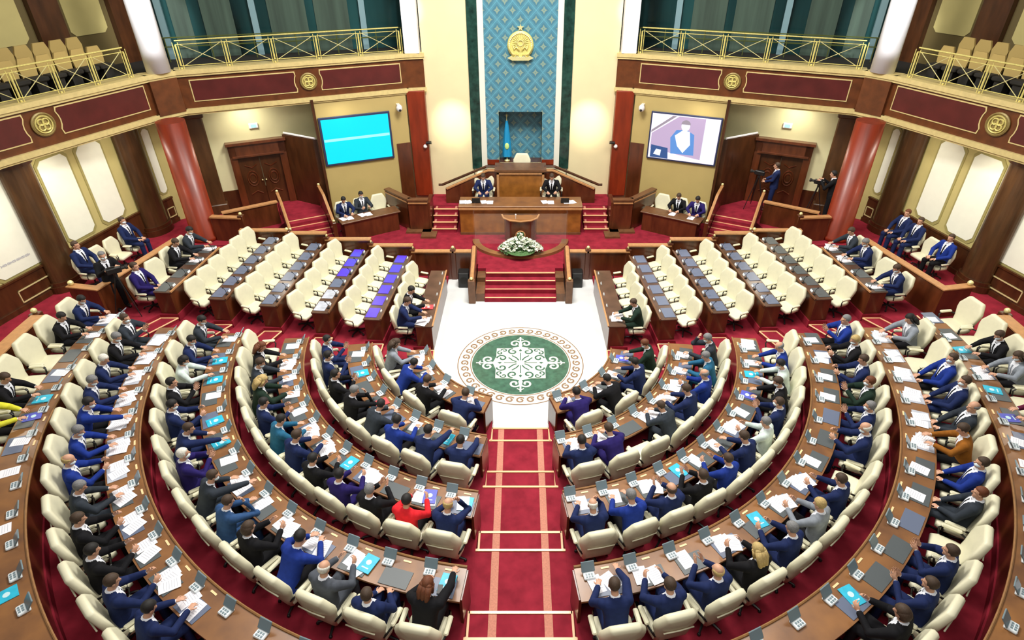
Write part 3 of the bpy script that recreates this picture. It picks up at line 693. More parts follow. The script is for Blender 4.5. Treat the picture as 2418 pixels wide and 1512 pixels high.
    b = MB(); b.box((0, -.03, 0), (W_, .07, H_), bev=.01); b.build('bezel', bezel, e)
    if s < 0:
        rect('display', -W_/2+.08, W_/2-.08, -H_/2+.08, H_/2-.08, cyan)
        b = MB(); b.box((0, -.083, .06), (W_-.2, .004, .1)); o = b.build('pale_band', mat('screen_pale_cyan', (.35, .95, .95), .4, emit=1), e)
    else:
        rect('display', -W_/2+.06, W_/2-.06, -H_/2+.06, H_/2-.06, screenwhite)
        def pic(name, pts, m, y):
            b = MB(); b.add([(x, y, z) for x, z in pts], [tuple(range(len(pts)))]); b.build(name, m, e)
        pic('background_wall', [(-1.25, .1), (-.25, .84), (.75, .84), (.75, -.75), (-1.25, -.5)], screenlilac, -.082)
        pic('picture_diagonal', [(-1.28, .22), (-1.28, .12), (-.35, .84), (-.5, .84)], screengrey, -.084)
        pic('speaker_body', [(-.42, -.62), (-.5, .0), (-.3, .32), (.1, .36), (.4, .2), (.48, -.6)], screenblue, -.086)
        pic('speaker_shirt', [(-.2, -.3), (-.34, .1), (-.05, .34), (.22, .3), (.3, -.2), (.05, -.55)], screenskin, -.088)
        pic('speaker_head', [(.03+.17*cos(2*pi*i/14), .5+.2*sin(2*pi*i/14)) for i in range(14)], screenskin, -.09)
        pic('speaker_hair', [(.03+.18*cos(pi*i/8), .56+.17*sin(pi*i/8)) for i in range(9)], screengrey, -.092)
        pic('dark_podium', [(-1.22, -.85), (-1.22, -.35), (-.55, -.42), (-.5, -.85)], screendark, -.088)
        pic('papers', [(-1.1, -.72), (-1.0, -.5), (-.8, -.52), (-.82, -.76)], screenskin, -.09)
        pic('desk_edge', [(-.5, -.84), (-.3, -.62), (1.28, -.8), (1.28, -.86)], screenwhite, -.094)
        pic('side_column', [(.75, .86), (1.0, .86), (1.0, -.8), (.75, -.75)], screenskin, -.09)
    # ptz camera on the screen wall
    M = ef.mat(.35, 5.0, .0); e = empty('ceiling_camera', M.translation); e.rotation_euler = (0, 0, atan2(-ef.n[0], ef.n[1])+pi); tag(e, f'small white surveillance camera above the screen on {sd} wall', 'camera', 'white surveillance cameras')
    b = MB(); b.box((0, -.1, .12), (.12, .2, .08)); b.build('bracket', camwhite, e)
    b = MB(); b.ell((0, -.26, .04), (.12, .12, .14)); b.build('housing', camwhite, e, True)
    b = MB(); b.ell((0, -.36, -.02), (.05, .05, .05)); b.build('lens', blackmetal, e, True)
    e = empty('bracket_camera', (s*3.78, 10.0, 3.55)); tag(e, f'small black camera on bracket at the {sd} red pilaster', 'camera', 'black bracket cameras')
    b = MB(); b.box((0, .05, 0), (.3, .08, .05)); b.build('bracket', blackmetal, e); b = MB(); b.ell((s*.1, -.05, -.1), (.08, .09, .08)); b.build('lens_housing', camwhite, e, True); b = MB(); b.box((-s*.05, -.05, .06), (.2, .2, .07), bev=.01); b.build('body', blackmetal, e)
    # door recess
    gf2 = Frame(g['G1'], g['G2'])
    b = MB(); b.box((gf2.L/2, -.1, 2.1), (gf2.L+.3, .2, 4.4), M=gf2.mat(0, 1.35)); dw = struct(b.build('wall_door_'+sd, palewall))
    b = MB(); b.box((gf2.L/2, -.02, .3), (gf2.L, .1, .9), M=gf2.mat(0, 1.35)); b.build('brown_wainscot', darkwood, dw)
    b = MB()
    for q in range(50): b.box((.1+q*.084, .06, 4.0), (.05, .06, .1), M=gf2.mat(0, 1.35))
    b.box((gf2.L/2, .03, 3.9), (gf2.L, .06, .05), M=gf2.mat(0, 1.35)); b.build('dentil_cornice', tanline, dw)
    M = gf2.mat(2.32, 1.35, 0); dr = empty('door_1' if s < 0 else 'door_2', M.translation); dr.rotation_euler = (0, 0, atan2(-gf2.n[0], gf2.n[1])+pi); struct(dr); dr['label'] = f'carved dark double door in the {sd} recess'
    b = MB()
    for q in (-1, 1): b.box((q*.92, -.1, 1.3), (.26, .24, 2.6))
    b.box((0, -.1, 2.34), (2.1, .24, .5)); b.box((0, -.14, 2.6), (2.2, .34, .1)); b.box((0, -.16, 2.1), (1.9, .3, .06)); b.build('door_frame', wood, dr)
    for q in (-1, 1):
        b = MB(); b.box((q*.4, -.06, 1.03), (.78, .08, 2.06)); dl = b.build('door_leaf', darkwood, dr)
        b = MB()
        for t in range(2): b.tube([(q*.4+(.2-.07*t)*cos(2*pi*i/16), -.11, 1.15+(.3-.12*t)*sin(2*pi*i/16)) for i in range(16)], .025, 5, closed=True)
        b.tube([(q*.15, -.11, .5), (q*.35, -.11, .62), (q*.6, -.11, .5)], .025, 5); b.tube([(q*.15, -.11, 1.7), (q*.35, -.11, 1.58), (q*.6, -.11, 1.7)], .025, 5); b.build('carved_scrolls', wood, dl)
        b = MB(); b.ell((q*.07, -.15, 1.05), (.03, .04, .03)); b.build('door_knob', brass, dl)
    M = gf2.mat(2.25, 4.52, 0); e = empty('exit_light', M.translation); e.rotation_euler = (0, 0, atan2(-gf2.n[0], gf2.n[1])+pi); tag(e, f'small pale cyan lit fitting on the wall above the {sd} door', 'light fitting', 'lit fittings above doors')
    b = MB(); b.box((0, -.04, 0), (.34, .08, .2), bev=.02); b.build('housing', camwhite, e); b = MB(); b.box((0, -.085, 0), (.2, .01, .12)); b.build('lit_face', mat('cyan_glow', (.4, .9, .95), .4, emit=1.2), e)
    # brown panelled partition between the screen wall and the door recess
    b = MB(); b.prism([(s*7.85, 8.75), (s*8.0, 8.7), (s*9.42, 9.42), (s*9.32, 9.56)][::s], .62, 4.1); pn = struct(b.build('wall_return_'+sd, darkwood)); 
    b = MB(); b.tube([(s*7.9, 8.72, 4.14), (s*9.37, 9.5, 4.14)], .04, 6); b.build('white_edge', whitecol, pn)
    # pilaster at the recess' outer end, strip wall to the side
    b = MB(); b.box((0, 0, 1.95), (.62, .3, 3.9), bev=.04); b.box((0, 0, .2), (.75, .4, .4), bev=.03); b.box((0, 0, 3.85), (.75, .4, .22), bev=.03); o = b.build('brown_pilaster', pilw); o.location = (s*12.05, 8.1, 1.35); o.rotation_euler = (0, 0, -s*radians(25)); tag(o, f'flat dark wood pilaster between {sd} door and red column', 'pilaster', 'flat dark pilasters')
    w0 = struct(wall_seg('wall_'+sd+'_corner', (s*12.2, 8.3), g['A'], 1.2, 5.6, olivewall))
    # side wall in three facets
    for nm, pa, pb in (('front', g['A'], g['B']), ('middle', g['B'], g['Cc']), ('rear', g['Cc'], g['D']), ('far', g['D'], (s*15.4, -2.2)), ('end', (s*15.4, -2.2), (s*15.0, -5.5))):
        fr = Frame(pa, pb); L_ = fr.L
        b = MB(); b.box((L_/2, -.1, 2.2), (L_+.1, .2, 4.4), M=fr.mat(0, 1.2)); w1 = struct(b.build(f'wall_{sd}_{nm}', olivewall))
        b = MB(); b.box((L_/2, .02, .45), (L_, .08, 1.0), M=fr.mat(0, 1.35)); b.box((L_/2, .05, .97), (L_, .1, .06), M=fr.mat(0, 1.35)); b.box((L_/2, .05, .08), (L_, .12, .16), M=fr.mat(0, 1.35)); b.build('dark_wainscot', darkwood, w1)
        if nm == 'front':
            panel(fr, octo(.0, .42, 2.5, 5.0, .1), 0, .02, 'panel_moulding', tanline, w1); panel(fr, octo(.05, .36, 2.56, 4.94, .1), .02, .03, 'white_panel', whitepanel, w1); cross_mould(fr, .05, .4, 1.6, 1.97, 'gold_rectangle', brass, w1, .07)
        if nm == 'middle':
            for a, c in ((.18, 1.3), (1.55, 2.75)):
                panel(fr, octo(a, c, 2.42, 5.2, .16), 0, .02, 'panel_moulding', tanline, w1); panel(fr, octo(a+.07, c-.07, 2.5, 5.12, .16), .02, .035, 'white_panel', whitepanel, w1)
            cross_mould(fr, .3, 1.0, 1.58, 1.98, 'gold_rectangle', brass, w1, .07)
        if nm == 'rear':
            panel(fr, octo(.55, 2.2, 2.35, 5.2, .16), 0, .02, 'panel_moulding', tanline, w1); panel(fr, octo(.62, 2.13, 2.43, 5.12, .16), .02, .035, 'white_panel', whitepanel, w1)
            if s < 0:
                b = MB(); Mf = fr.mat(0, 0)
                for i_ in range(26): b.box((1.0+i_*.036, .038, 2.8+.001*i_), (.022, .004, .07 if i_ % 4 else .04), M=Mf)
                for i_ in range(6): b.box((1.8+i_*.05, .038, 3.9), (.035, .004, .09), M=Mf); b.box((1.8+i_*.05, .038, 3.7), (.035, .004, .07), M=Mf)
                b.build('small_print', text, w1)
            cross_mould(fr, .75, 1.85, 1.57, 1.97, 'gold_rectangle', brass, w1, .07)
        if nm in ('far', 'end'):
            panel(fr, octo(.3, 2.0, 2.35, 5.2, .16), 0, .02, 'panel_moulding', tanline, w1); panel(fr, octo(.37, 1.93, 2.43, 5.12, .16), .02, .035, 'white_panel', whitepanel, w1)
            cross_mould(fr, .3, 1.8, 1.57, 1.97, 'gold_rectangle', brass, w1, .07)
    for idx, (pa, pb, sc_) in enumerate(((g['A'], g['B'], 1.05), (g['B'], g['Cc'], 3.4), (g['D'], (s*15.4, -2.2), .9))):
        fr = Frame(pa, pb); M = fr.mat(sc_, 1.35, .075); e = empty('round_pilaster', M.translation)
        tag(e, f'half-round brown wooden pilaster on {sd} side wall, {ORD[idx]} from the red column', 'pilaster', 'half-round side wall pilasters')
        def half(r, dp, z0, z1): return [(r*cos(pi*i/16), dp*sin(pi*i/16)) for i in range(17)], z0, z1
        M2 = M.copy(); M2.translation = (0, 0, 0)
        for nm, lst, mm in (('shaft', [half(.5, .34, .3, 3.95)], pilw), ('base', [half(.6, .44, 0, .22), half(.56, .4, .22, .34)], darkwood), ('capital', [half(.57, .4, 3.95, 4.15)], darkwood)):
            b = MB()
            for pl_, z0_, z1_ in lst: b.prism(pl_, z0_, z1_, M=M2)
            b.build(nm, mm, e)
    # outer walkway floor and landing
    b = MB(); b.prism([(s*12.9, 5.2), (s*12.9, .6), (s*12.95, -.45), (s*12.9, -3), (s*12.4, -5.5), (s*17, -5.5), (s*17, 7), (s*14, 8.6), (s*12.2, 9.4), (s*8.2, 10.4), (s*7.9, 9.4), (s*7.9, 8.9), (s*7.75, 7.95), (s*9.15, 7.25), (s*9.5, 5.15)][::-s], 1.0, 1.35); wf = struct(b.build('floor', carpet)); wf['label'] = f'red carpeted outer walkway and landing, {sd} side'
    # landing stair
    ang = atan2(-.9, -s*.45) if False else 0
    st = empty('landing_stair', (s*8.42, 7.55, ZA)); st.rotation_euler = (0, 0, -s*radians(27)); tag(st, f'short red stair with pale nosings from {sd} door landing to stage', 'stairs', 'landing stairs')
    b = MB(); e = MB()
    for i in range(5):
        hh = .146*(5-i); b.box((0, -i*.29-.145, hh/2), (1.45, .29, hh)); e.box((0, -i*.29-.02, hh-.0), (1.45, .05, .03))
    b.build('treads', carpet, st); e.build('nosings', nosing, st)
    for q in (-1, 1):
        c = MB(); pr = [(.9, .0), (.9, 1.58), (0, 1.5), (-1.35, .85), (-1.35, 0)]
        c.add([(q*.74, y, z) for y, z in pr]+[(q*.86, y, z) for y, z in pr], [tuple(range(5)), tuple(range(9, 4, -1))]+[(i, 5+i, 5+(i+1) % 5, (i+1) % 5) for i in range(5)]); c.build('side_wall', wood, st)
        c = MB(); c.tube([(q*.8, .9, 1.62), (q*.8, 0, 1.54), (q*.8, -1.35, .89)], .06, 6); c.build('cap_rail', trimwood, st)
        for yy, zz in ((.85, 1.6), (-1.35, .9)):
            c = MB(); c.box((q*.8, yy, zz/2+.02), (.15, .15, zz+.04), bev=.015); c.build('newel_post', wood, st)
            c = MB(); c.ell((q*.8, yy, zz+.1), (.055, .055, .055)); c.build('ball_finial', brass, st, True)
    # parapets of the landing
    def parapet(name, pts, z0, z1, label, grp, posts=(), th=.14):
        e = empty(name, (pts[0][0], pts[0][1], z0)); tag(e, label, 'parapet', grp)
        for (x0, y0), (x1, y1) in zip(pts, pts[1:]):
            L_ = hypot(x1-x0, y1-y0); c = MB(); c.box((0, 0, (z1-z0)/2), (L_, th, z1-z0)); o = c.build('wall_panel', wood, e); o.location = ((x0+x1)/2-pts[0][0], (y0+y1)/2-pts[0][1], 0); o.rotation_euler = (0, 0, atan2(y1-y0, x1-x0))
            c = MB(); c.box((0, 0, z1-z0+.02), (L_+th*.5, th+.08, .05)); o2 = c.build('cap_rail', trimwood, e); o2.location = o.location; o2.rotation_euler = o.rotation_euler
        for i in posts:
            x0, y0 = pts[i]; c = MB(); c.box((x0-pts[0][0], y0-pts[0][1], (z1-z0+.12)/2), (.2, .2, z1-z0+.12), bev=.02); c.build('post', wood, e); c = MB(); c.ell((x0-pts[0][0], y0-pts[0][1], z1-z0+.17), (.06, .06, .06)); c.build('ball_finial', brass, e, True)
        return e
    parapet('landing_parapet', [(s*9.3, 7.15), (s*10.9, 6.1)], 1.35, 2.2, f'wooden parapet with tan cap between {sd} landing stair and red column', 'landing parapets')
    parapet('row_end_parapet', [(s*10.0, 5.55), (s*11.1, 5.65)], 1.35, 2.25, f'wooden parapet with ball post behind outermost straight row, {sd} side', 'landing parapets', (0,))
    # parapets along the stage behind the straight rows
    tops = [1.12, 1.12, 1.36, 1.6, 1.84, 1.95]; xs = [1.8, 2.45, 3.92, 5.4, 6.95, 8.3, 9.95]
    for k in range(6):
        parapet('stage_parapet', [(s*xs[k], 5.15), (s*xs[k+1], 5.15)], 0 if k < 2 else fl(k-1)-.1, tops[k], f'low wooden stage parapet with tan cap, {ORD[k]} section outward on {sd} side', 'stage parapets', (1,) if k < 5 else ())
    # thick parapet outside the straight rows, and curved parapet behind row six
    e = empty('outer_parapet', (s*12.2, .5, 1.35)); tag(e, f'tall wooden parapet with brown cap behind outermost straight seats, {sd} side', 'parapet', 'outer parapets')
    for (ax, ay), (cx_, cy_), nm in (((0, 0), (-.72, 3.1), 'long_wall'), ((0, 0), (.8, .15), 'end_wall')):
        L_ = hypot(cx_-ax, cy_-ay); rr = atan2(cy_-ay, s*(cx_-ax))
        b = MB(); b.box((0, 0, .47), (L_+.16, .16, .94)); o = b.build(nm, wood, e); o.location = (s*(ax+cx_)/2, (ay+cy_)/2, 0); o.rotation_euler = (0, 0, rr)
        b = MB(); b.box((0, 0, .965), (L_+.22, .24, .05), bev=.01); o = b.build('cap_rail', trimwood, e); o.location = (s*(ax+cx_)/2, (ay+cy_)/2, .002 if nm == 'end_wall' else 0); o.rotation_euler = (0, 0, rr)
    b = MB(); b.ell((s*.8, .15, 1.06), (.08, .08, .08)); b.build('ball_finial', brass, e, True)
    e = empty('curved_parapet', (s*12.75, -1.0, fl(5))); tag(e, f'curved wooden parapet closing the outermost curved seats, {sd} side', 'parapet', 'outer parapets')
    pa = [(s*12.75*cos(radians(a)), -1.0-12.75*sin(radians(a))) for a in range(0, 76, 3)]; pb_ = [(s*12.93*cos(radians(a)), -1.0-12.93*sin(radians(a))) for a in range(0, 76, 3)]
    b = MB(); OX, OY = s*12.75, -1.0
    def wl(pl_, z0, z1): return [(x-OX, y-OY, z0) for x, y in pl_], [(x-OX, y-OY, z1) for x, y in pl_]
    for pl_ in (pa, pb_): q0, q1 = wl(pl_, 0, 1.0); b.strip(q0, q1)
    b.box((s*.09, 0, .5), (.2, .05, 1.0)); b.build('body', wood, e)
    b = MB(); q0 = [(x*1.008-OX, y*1.008-OY, 1.03) for x, y in pb_]; q1 = [(x*.994-OX, y*.994-OY, 1.03) for x, y in pa]; b.strip(q0, q1); b.strip([(a_, b_, 1.0) for a_, b_, c_ in q0], q0); b.strip([(a_, b_, 1.0) for a_, b_, c_ in q1], q1); b.build('cap', trimwood, e)
    b = MB(); b.box((s*.3, .15, .5), (.25, .25, 1.0), bev=.02); b.build('post', wood, e); b = MB(); b.ell((s*.3, .15, 1.07), (.08, .08, .08)); b.build('ball_finial', brass, e, True)
    # black floor loudspeaker beside the stage stair
    e = empty('floor_loudspeaker', (s*2.05, 4.65, 0)); tag(e, f'black floor loudspeaker in the corner beside stage stair, {sd} side', 'loudspeaker', 'floor loudspeakers')
    b = MB(); b.box((0, 0, .3), (.4, .4, .6), bev=.03); b.build('cabinet', blackmetal, e); b = MB(); b.lathe([(.13, 0), (.13, .02), (.05, .01)], M=Matrix.Translation((0, -.2, .3)) @ RX, seg=16); b.build('cone', darkseat, e)

# ================= DESKS =================
def ends(k):
    return PH0[k], PH1[k]
def desk_curved(k, s):
    r0, r1 = R[k], R[k]+.66; p0, p1 = ends(k); n_ = 48 if k < 5 else 60; P = [p0+(p1-p0)*i/n_ for i in range(n_+1)]
    if k == 5: P = [p0+(80-p0)*i/n_ for i in range(n_+1)]
    c = arc(k, R[k], (P[0]+P[-1])/2, s, 0); f0 = fl(k); fb = fl(k-1) if k else 0
    e = empty('curved_desk', (c[0], c[1], f0)); tag(e, f'long curved brown desk, {ORD[k]} ring out from the marble, {SIDE[s]} of the aisle', 'desk', 'curved desks')
    T = Matrix.Translation((-c[0], -c[1], -f0)); h = hd(k)
    def ar(r, z): return [arc(k, r, p, s, z) for p in P]
    b = MB(); b.strip(ar(r0, h), ar(r1, h), T); b.strip(ar(r0, h-.045), ar(r1, h-.045), T); b.strip(ar(r1, h-.045), ar(r1, h), T); b.strip(ar(r0, h-.045), ar(r0, h), T)
    for q in (0, -1): b.add([arc(k, r0, P[q], s, h), arc(k, r1, P[q], s, h), arc(k, r1, P[q], s, h-.045), arc(k, r0, P[q], s, h-.045)], [(0, 1, 2, 3)], T)
    b.build('desktop', oak, e)
    b = MB()
    for r in (r0+.03, r0+.07): b.strip(ar(r, fb), ar(r, h-.045), T)
    b.build('front_panel', wood if k else edgewood, e)
    b = MB(); b.tube([Vector(arc(k, r0+.0, p, s, h+.012))-Vector((c[0], c[1], f0)) for p in P], .022, 6); b.build('edge_moulding', midtrim, e)
    for q in (0, -1):
        b = MB(); a0 = arc(k, r0+.03, P[q], s, fb); a1 = arc(k, r1-.06, P[q], s, fb); dx, dy = a1[0]-a0[0], a1[1]-a0[1]
        b.box(((a0[0]+a1[0])/2-c[0], (a0[1]+a1[1])/2-c[1], (fb+h-.045)/2-f0), (hypot(dx, dy), .05, h-.045-fb), rz=atan2(dy, dx)); b.build('end_panel', wood, e)
    return e
def desk_straight(k, s):
    f0 = fl(k); fb = fl(k-1) if k else 0; h = hd(k); L_ = LEN[k]; W_ = .55
    e = empty('straight_desk', (s*XS[k], .62, f0)); e.rotation_euler = (0, 0, s*TILT[k]*.95)
    tag(e, f'long straight brown desk, {ORD[k]} row out from the marble, {SIDE[s]} block', 'desk', 'straight desks')
    b = MB(); b.box((s*W_/2, L_/2, h-f0-.022), (W_, L_, .045), bev=.01); b.build('desktop', strtop, e)
    b = MB(); b.box((s*.05, L_/2, (h-.045-fb)/2+fb-f0), (.05, L_, h-.045-fb)); b.build('front_panel', wood, e)
    b = MB(); b.box((s*.0, L_/2, h-f0+.012), (.045, L_, .045)); b.build('edge_moulding', trimwood if k in (0, 5) else edgewood, e)
    for y in (.04, L_-.04): b = MB(); b.box((s*W_/2, y, (h-.045-f0)/2), (W_-.06, .05, h-.045-f0)); b.build('end_panel', wood, e)
    return e
desks = {}
for s in (-1, 1):
    for k in range(6): desks['c', k, s] = desk_curved(k, s); desks['s', k, s] = desk_straight(k, s)

# ================= CHAIR =================
def outline_back():   # x, z: narrow bottom, wide shoulders, chamfered top
    return [(-.25, -.1), (.25, -.1), (.27, .12), (.325, .32), (.33, .44), (.3, .5), (.225, .65), (.19, .68), (-.19, .68), (-.225, .65), (-.3, .5), (-.33, .44), (-.325, .32), (-.27, .12)]
def cushion(b, ol, t, M, curve=.0, cx=None):
    cx0 = sum(p[0] for p in ol)/len(ol); cz0 = sum(p[1] for p in ol)/len(ol); n_ = len(ol)
    rings = [(.4, -t/2*1.08), (.8, -t/2*1.0), (.94, -t/2*.85), (1, -t/2*.4), (1, t/2*.4), (.94, t/2*.85), (.8, t/2*1.0), (.4, t/2*1.08)]
    vs = []; fs = []
    for sc, y in rings:
        for x, z in ol:
            X = cx0+(x-cx0)*sc; Z_ = cz0+(z-cz0)*sc; vs.append((X, y+curve*X*X, Z_))
    for l in range(len(rings)-1):
        for i in range(n_): fs.append((l*n_+i, l*n_+(i+1) % n_, (l+1)*n_+(i+1) % n_, (l+1)*n_+i))
    fs.append(tuple(range(n_-1, -1, -1))); fs.append(tuple((len(rings)-1)*n_+i for i in range(n_)))
    b.add(vs, fs, M)
def make_chair():
    e = empty('swivel_chair')
    b = MB(); cushion(b, [(-.27, -.22), (.27, -.22), (.29, -.1), (.29, .16), (.25, .25), (-.25, .25), (-.29, .16), (-.29, -.1)], .12, Matrix.Translation((0, 0, .44)) @ Matrix.Rotation(pi/2, 4, 'X') @ Matrix.Scale(-1, 4, (0, 0, 1)))
    b.build('seat', cream, e, True)
    b = MB(); Mb = Matrix.Translation((0, -.24, .47)) @ Matrix.Rotation(radians(10), 4, 'X'); cushion(b, outline_back(), .13, Mb, curve=.5)
    b.tube([(-.23, -.075, .36), (0, -.085, .365), (.23, -.075, .36)], .012, 5, M=Mb)
    b.build('backrest', cream, e, True)
    for q in (-1, 1):
        b = MB(); b.box((q*.335, .02, .665), (.075, .3, .05), bev=.018); a = b.build('armrest', cream, e)
        b = MB(); b.tube([(q*.25, .1, .42), (q*.335, .14, .46), (q*.34, .17, .58), (q*.34, .13, .635), (q*.34, -.1, .64), (q*.3, -.22, .6), (q*.26, -.25, .54)], .017, 6); b.build('arm_frame', blackmetal, a)
    b = MB(); b.lathe([(.03, .08), (.03, .38), (.12, .39)], seg=10); b.build('gas_column', blackmetal, e)
    b = MB()
    for k in range(5):
        a = 2*pi*k/5; b.tube([(0, 0, .1), (.28*cos(a), .28*sin(a), .06)], [.03, .018], 6); b.ell((.28*cos(a), .28*sin(a), .03), (.03, .03, .03), seg=8, rings=5)
    b.build('star_base', blackmetal, e)
    return e
chair0 = make_chair(); _used = [False]
def put_chair(x, y, z, rz, label, grp, sc=1.0):
    c = chair0 if not _used[0] else copy_tree(chair0); _used[0] = True
    c.location = (x, y, z); c.rotation_euler = (0, 0, rz+random.uniform(-.06, .06)); c.scale = (sc, sc, sc); tag(c, label, 'chair', grp); return c

# ================= PEOPLE =================
def remesh(b, voxel, smooth=2):
    me = b.mesh('tmp', [skinm]); o = bpy.data.objects.new('tmp', me); COL.objects.link(o)
    r = o.modifiers.new('r', 'REMESH'); r.mode = 'VOXEL'; r.voxel_size = voxel
    sm = o.modifiers.new('s', 'SMOOTH'); sm.factor = .5; sm.iterations = smooth
    dg = bpy.context.evaluated_depsgraph_get(); m2 = bpy.data.meshes.new_from_object(o.evaluated_get(dg))
    bpy.data.objects.remove(o); bpy.data.meshes.remove(me); m2.polygons.foreach_set('use_smooth', [True]*len(m2.polygons)); return m2
def capsule(b, pts, rs, seg=12, flat=1):
    b.tube(pts, rs, seg, flat=flat)
    for p, r in zip(pts, rs): b.ell(p, (r, r, r), seg=seg, rings=8)
def loft(b, T, secs, seg=20):
    vs = []; fs = []
    for u, rx, ry, dy in secs:
        for k in range(seg):
            a = 2*pi*k/seg; ca, sa = cos(a), sin(a); e_ = 2/2.6
            vs.append(T(u, rx*math.copysign(abs(ca)**e_, ca), dy+ry*math.copysign(abs(sa)**e_, sa)))
    for i in range(len(secs)-1):
        for k in range(seg): fs.append((i*seg+k, i*seg+(k+1) % seg, (i+1)*seg+(k+1) % seg, (i+1)*seg+k))
    fs += [tuple(range(seg-1, -1, -1)), tuple((len(secs)-1)*seg+k for k in range(seg))]
    b.add(vs, fs)
def hand(b, wr, d, nrm, side, curl=.5):
    d = Vector(d).normalized(); n_ = Vector(nrm).normalized(); sd = d.cross(n_).normalized()*side; wr = Vector(wr)
    M = Matrix((tuple(sd)+(0,), tuple(d)+(0,), tuple(n_)+(0,), (0, 0, 0, 1))).transposed(); M.translation = wr
    b.ell((0, .045, 0), (.042, .055, .016), M=M, seg=12, rings=8)
    for i, (x, L_) in enumerate(((-.034, .062), (-.012, .075), (.011, .078), (.034, .07))):
        y0 = .085-(.008 if i in (0, 3) else 0); p0 = Vector((x, y0, 0)); p1 = p0+Vector((x*.18, L_*.5*cos(curl*.5), -L_*.5*sin(curl*.5))); p2 = p1+Vector((x*.1, L_*.5*cos(curl*1.6), -L_*.5*sin(curl*1.6)))
        capsule(b, [M @ p0, M @ p1, M @ p2], [.0095, .009, .0075], 7)
    capsule(b, [M @ Vector((.03, .02, -.004)), M @ Vector((.062, .05, -.012)), M @ Vector((.068, .08, -.02))], [.013, .011, .009], 7)
# pose: torso pitch (deg), head pitch (deg), head yaw, elbows, wrists, hand dir, palm normal
POSES = {
 'w': dict(tp=16, hp=34, hy=0, el=((-.29, .2, .84), (.29, .2, .84)), wr=((-.15, .46, .815), (.13, .5, .815)), hd=((.35, 1, -.05), (-.3, 1, -.05)), hn=((0, .05, 1), (0, .05, 1)), cu=.6),
 'r': dict(tp=6, hp=22, hy=0, el=((-.28, .18, .82), (.28, .18, .82)), wr=((-.14, .42, .88), (.14, .42, .88)), hd=((.2, .6, .5), (-.2, .6, .5)), hn=((-1, 0, .3), (1, 0, .3)), cu=.9),
 'c': dict(tp=4, hp=6, hy=0, el=((-.3, .16, .86), (.3, .16, .86)), wr=((-.07, .35, .97), (.07, .35, .97)), hd=((.15, .6, .7), (-.15, .6, .7)), hn=((-1, .1, 0), (1, .1, 0)), cu=.15),
 'l': dict(tp=-6, hp=4, hy=10, el=((-.28, .02, .78), (.28, .02, .78)), wr=((-.1, .26, .67), (.1, .28, .68)), hd=((.5, 1, -.1), (-.5, 1, -.1)), hn=((0, 0, 1), (0, 0, 1)), cu=.6),
 'h': dict(tp=16, hp=26, hy=-8, el=((-.29, .22, .84), (.26, .4, .86)), wr=((-.12, .5, .815), (.12, .33, 1.13)), hd=((.35, 1, -.05), (-.2, -.15, 1)), hn=((0, .05, 1), (0, 1, .2)), cu=.8),
 'e': dict(tp=24, hp=20, hy=-10, el=((-.29, .22, .84), (.25, .42, .95)), wr=((-.14, .48, .815), (.2, .68, .84)), hd=((.35, 1, -.05), (0, 1, -.1)), hn=((0, .05, 1), (0, 0, 1)), cu=.5),
 'f': dict(tp=34, hp=30, hy=14, el=((-.33, .32, .82), (.33, .32, .82)), wr=((-.12, .56, .82), (.1, .56, .82)), hd=((.7, 1, 0), (-.7, 1, 0)), hn=((0, 0, 1), (0, 0, 1)), cu=.6),
}
def torso_pts(tp, z0=.56):
    """spine points in a forward pitch; returns function (up along spine, side, forward) -> xyz"""
    a = radians(tp)
    def f(u, x=0, y=0): return (x, -.08+u*sin(a)+y*cos(a), z0+u*cos(a)-y*sin(a))
    return f
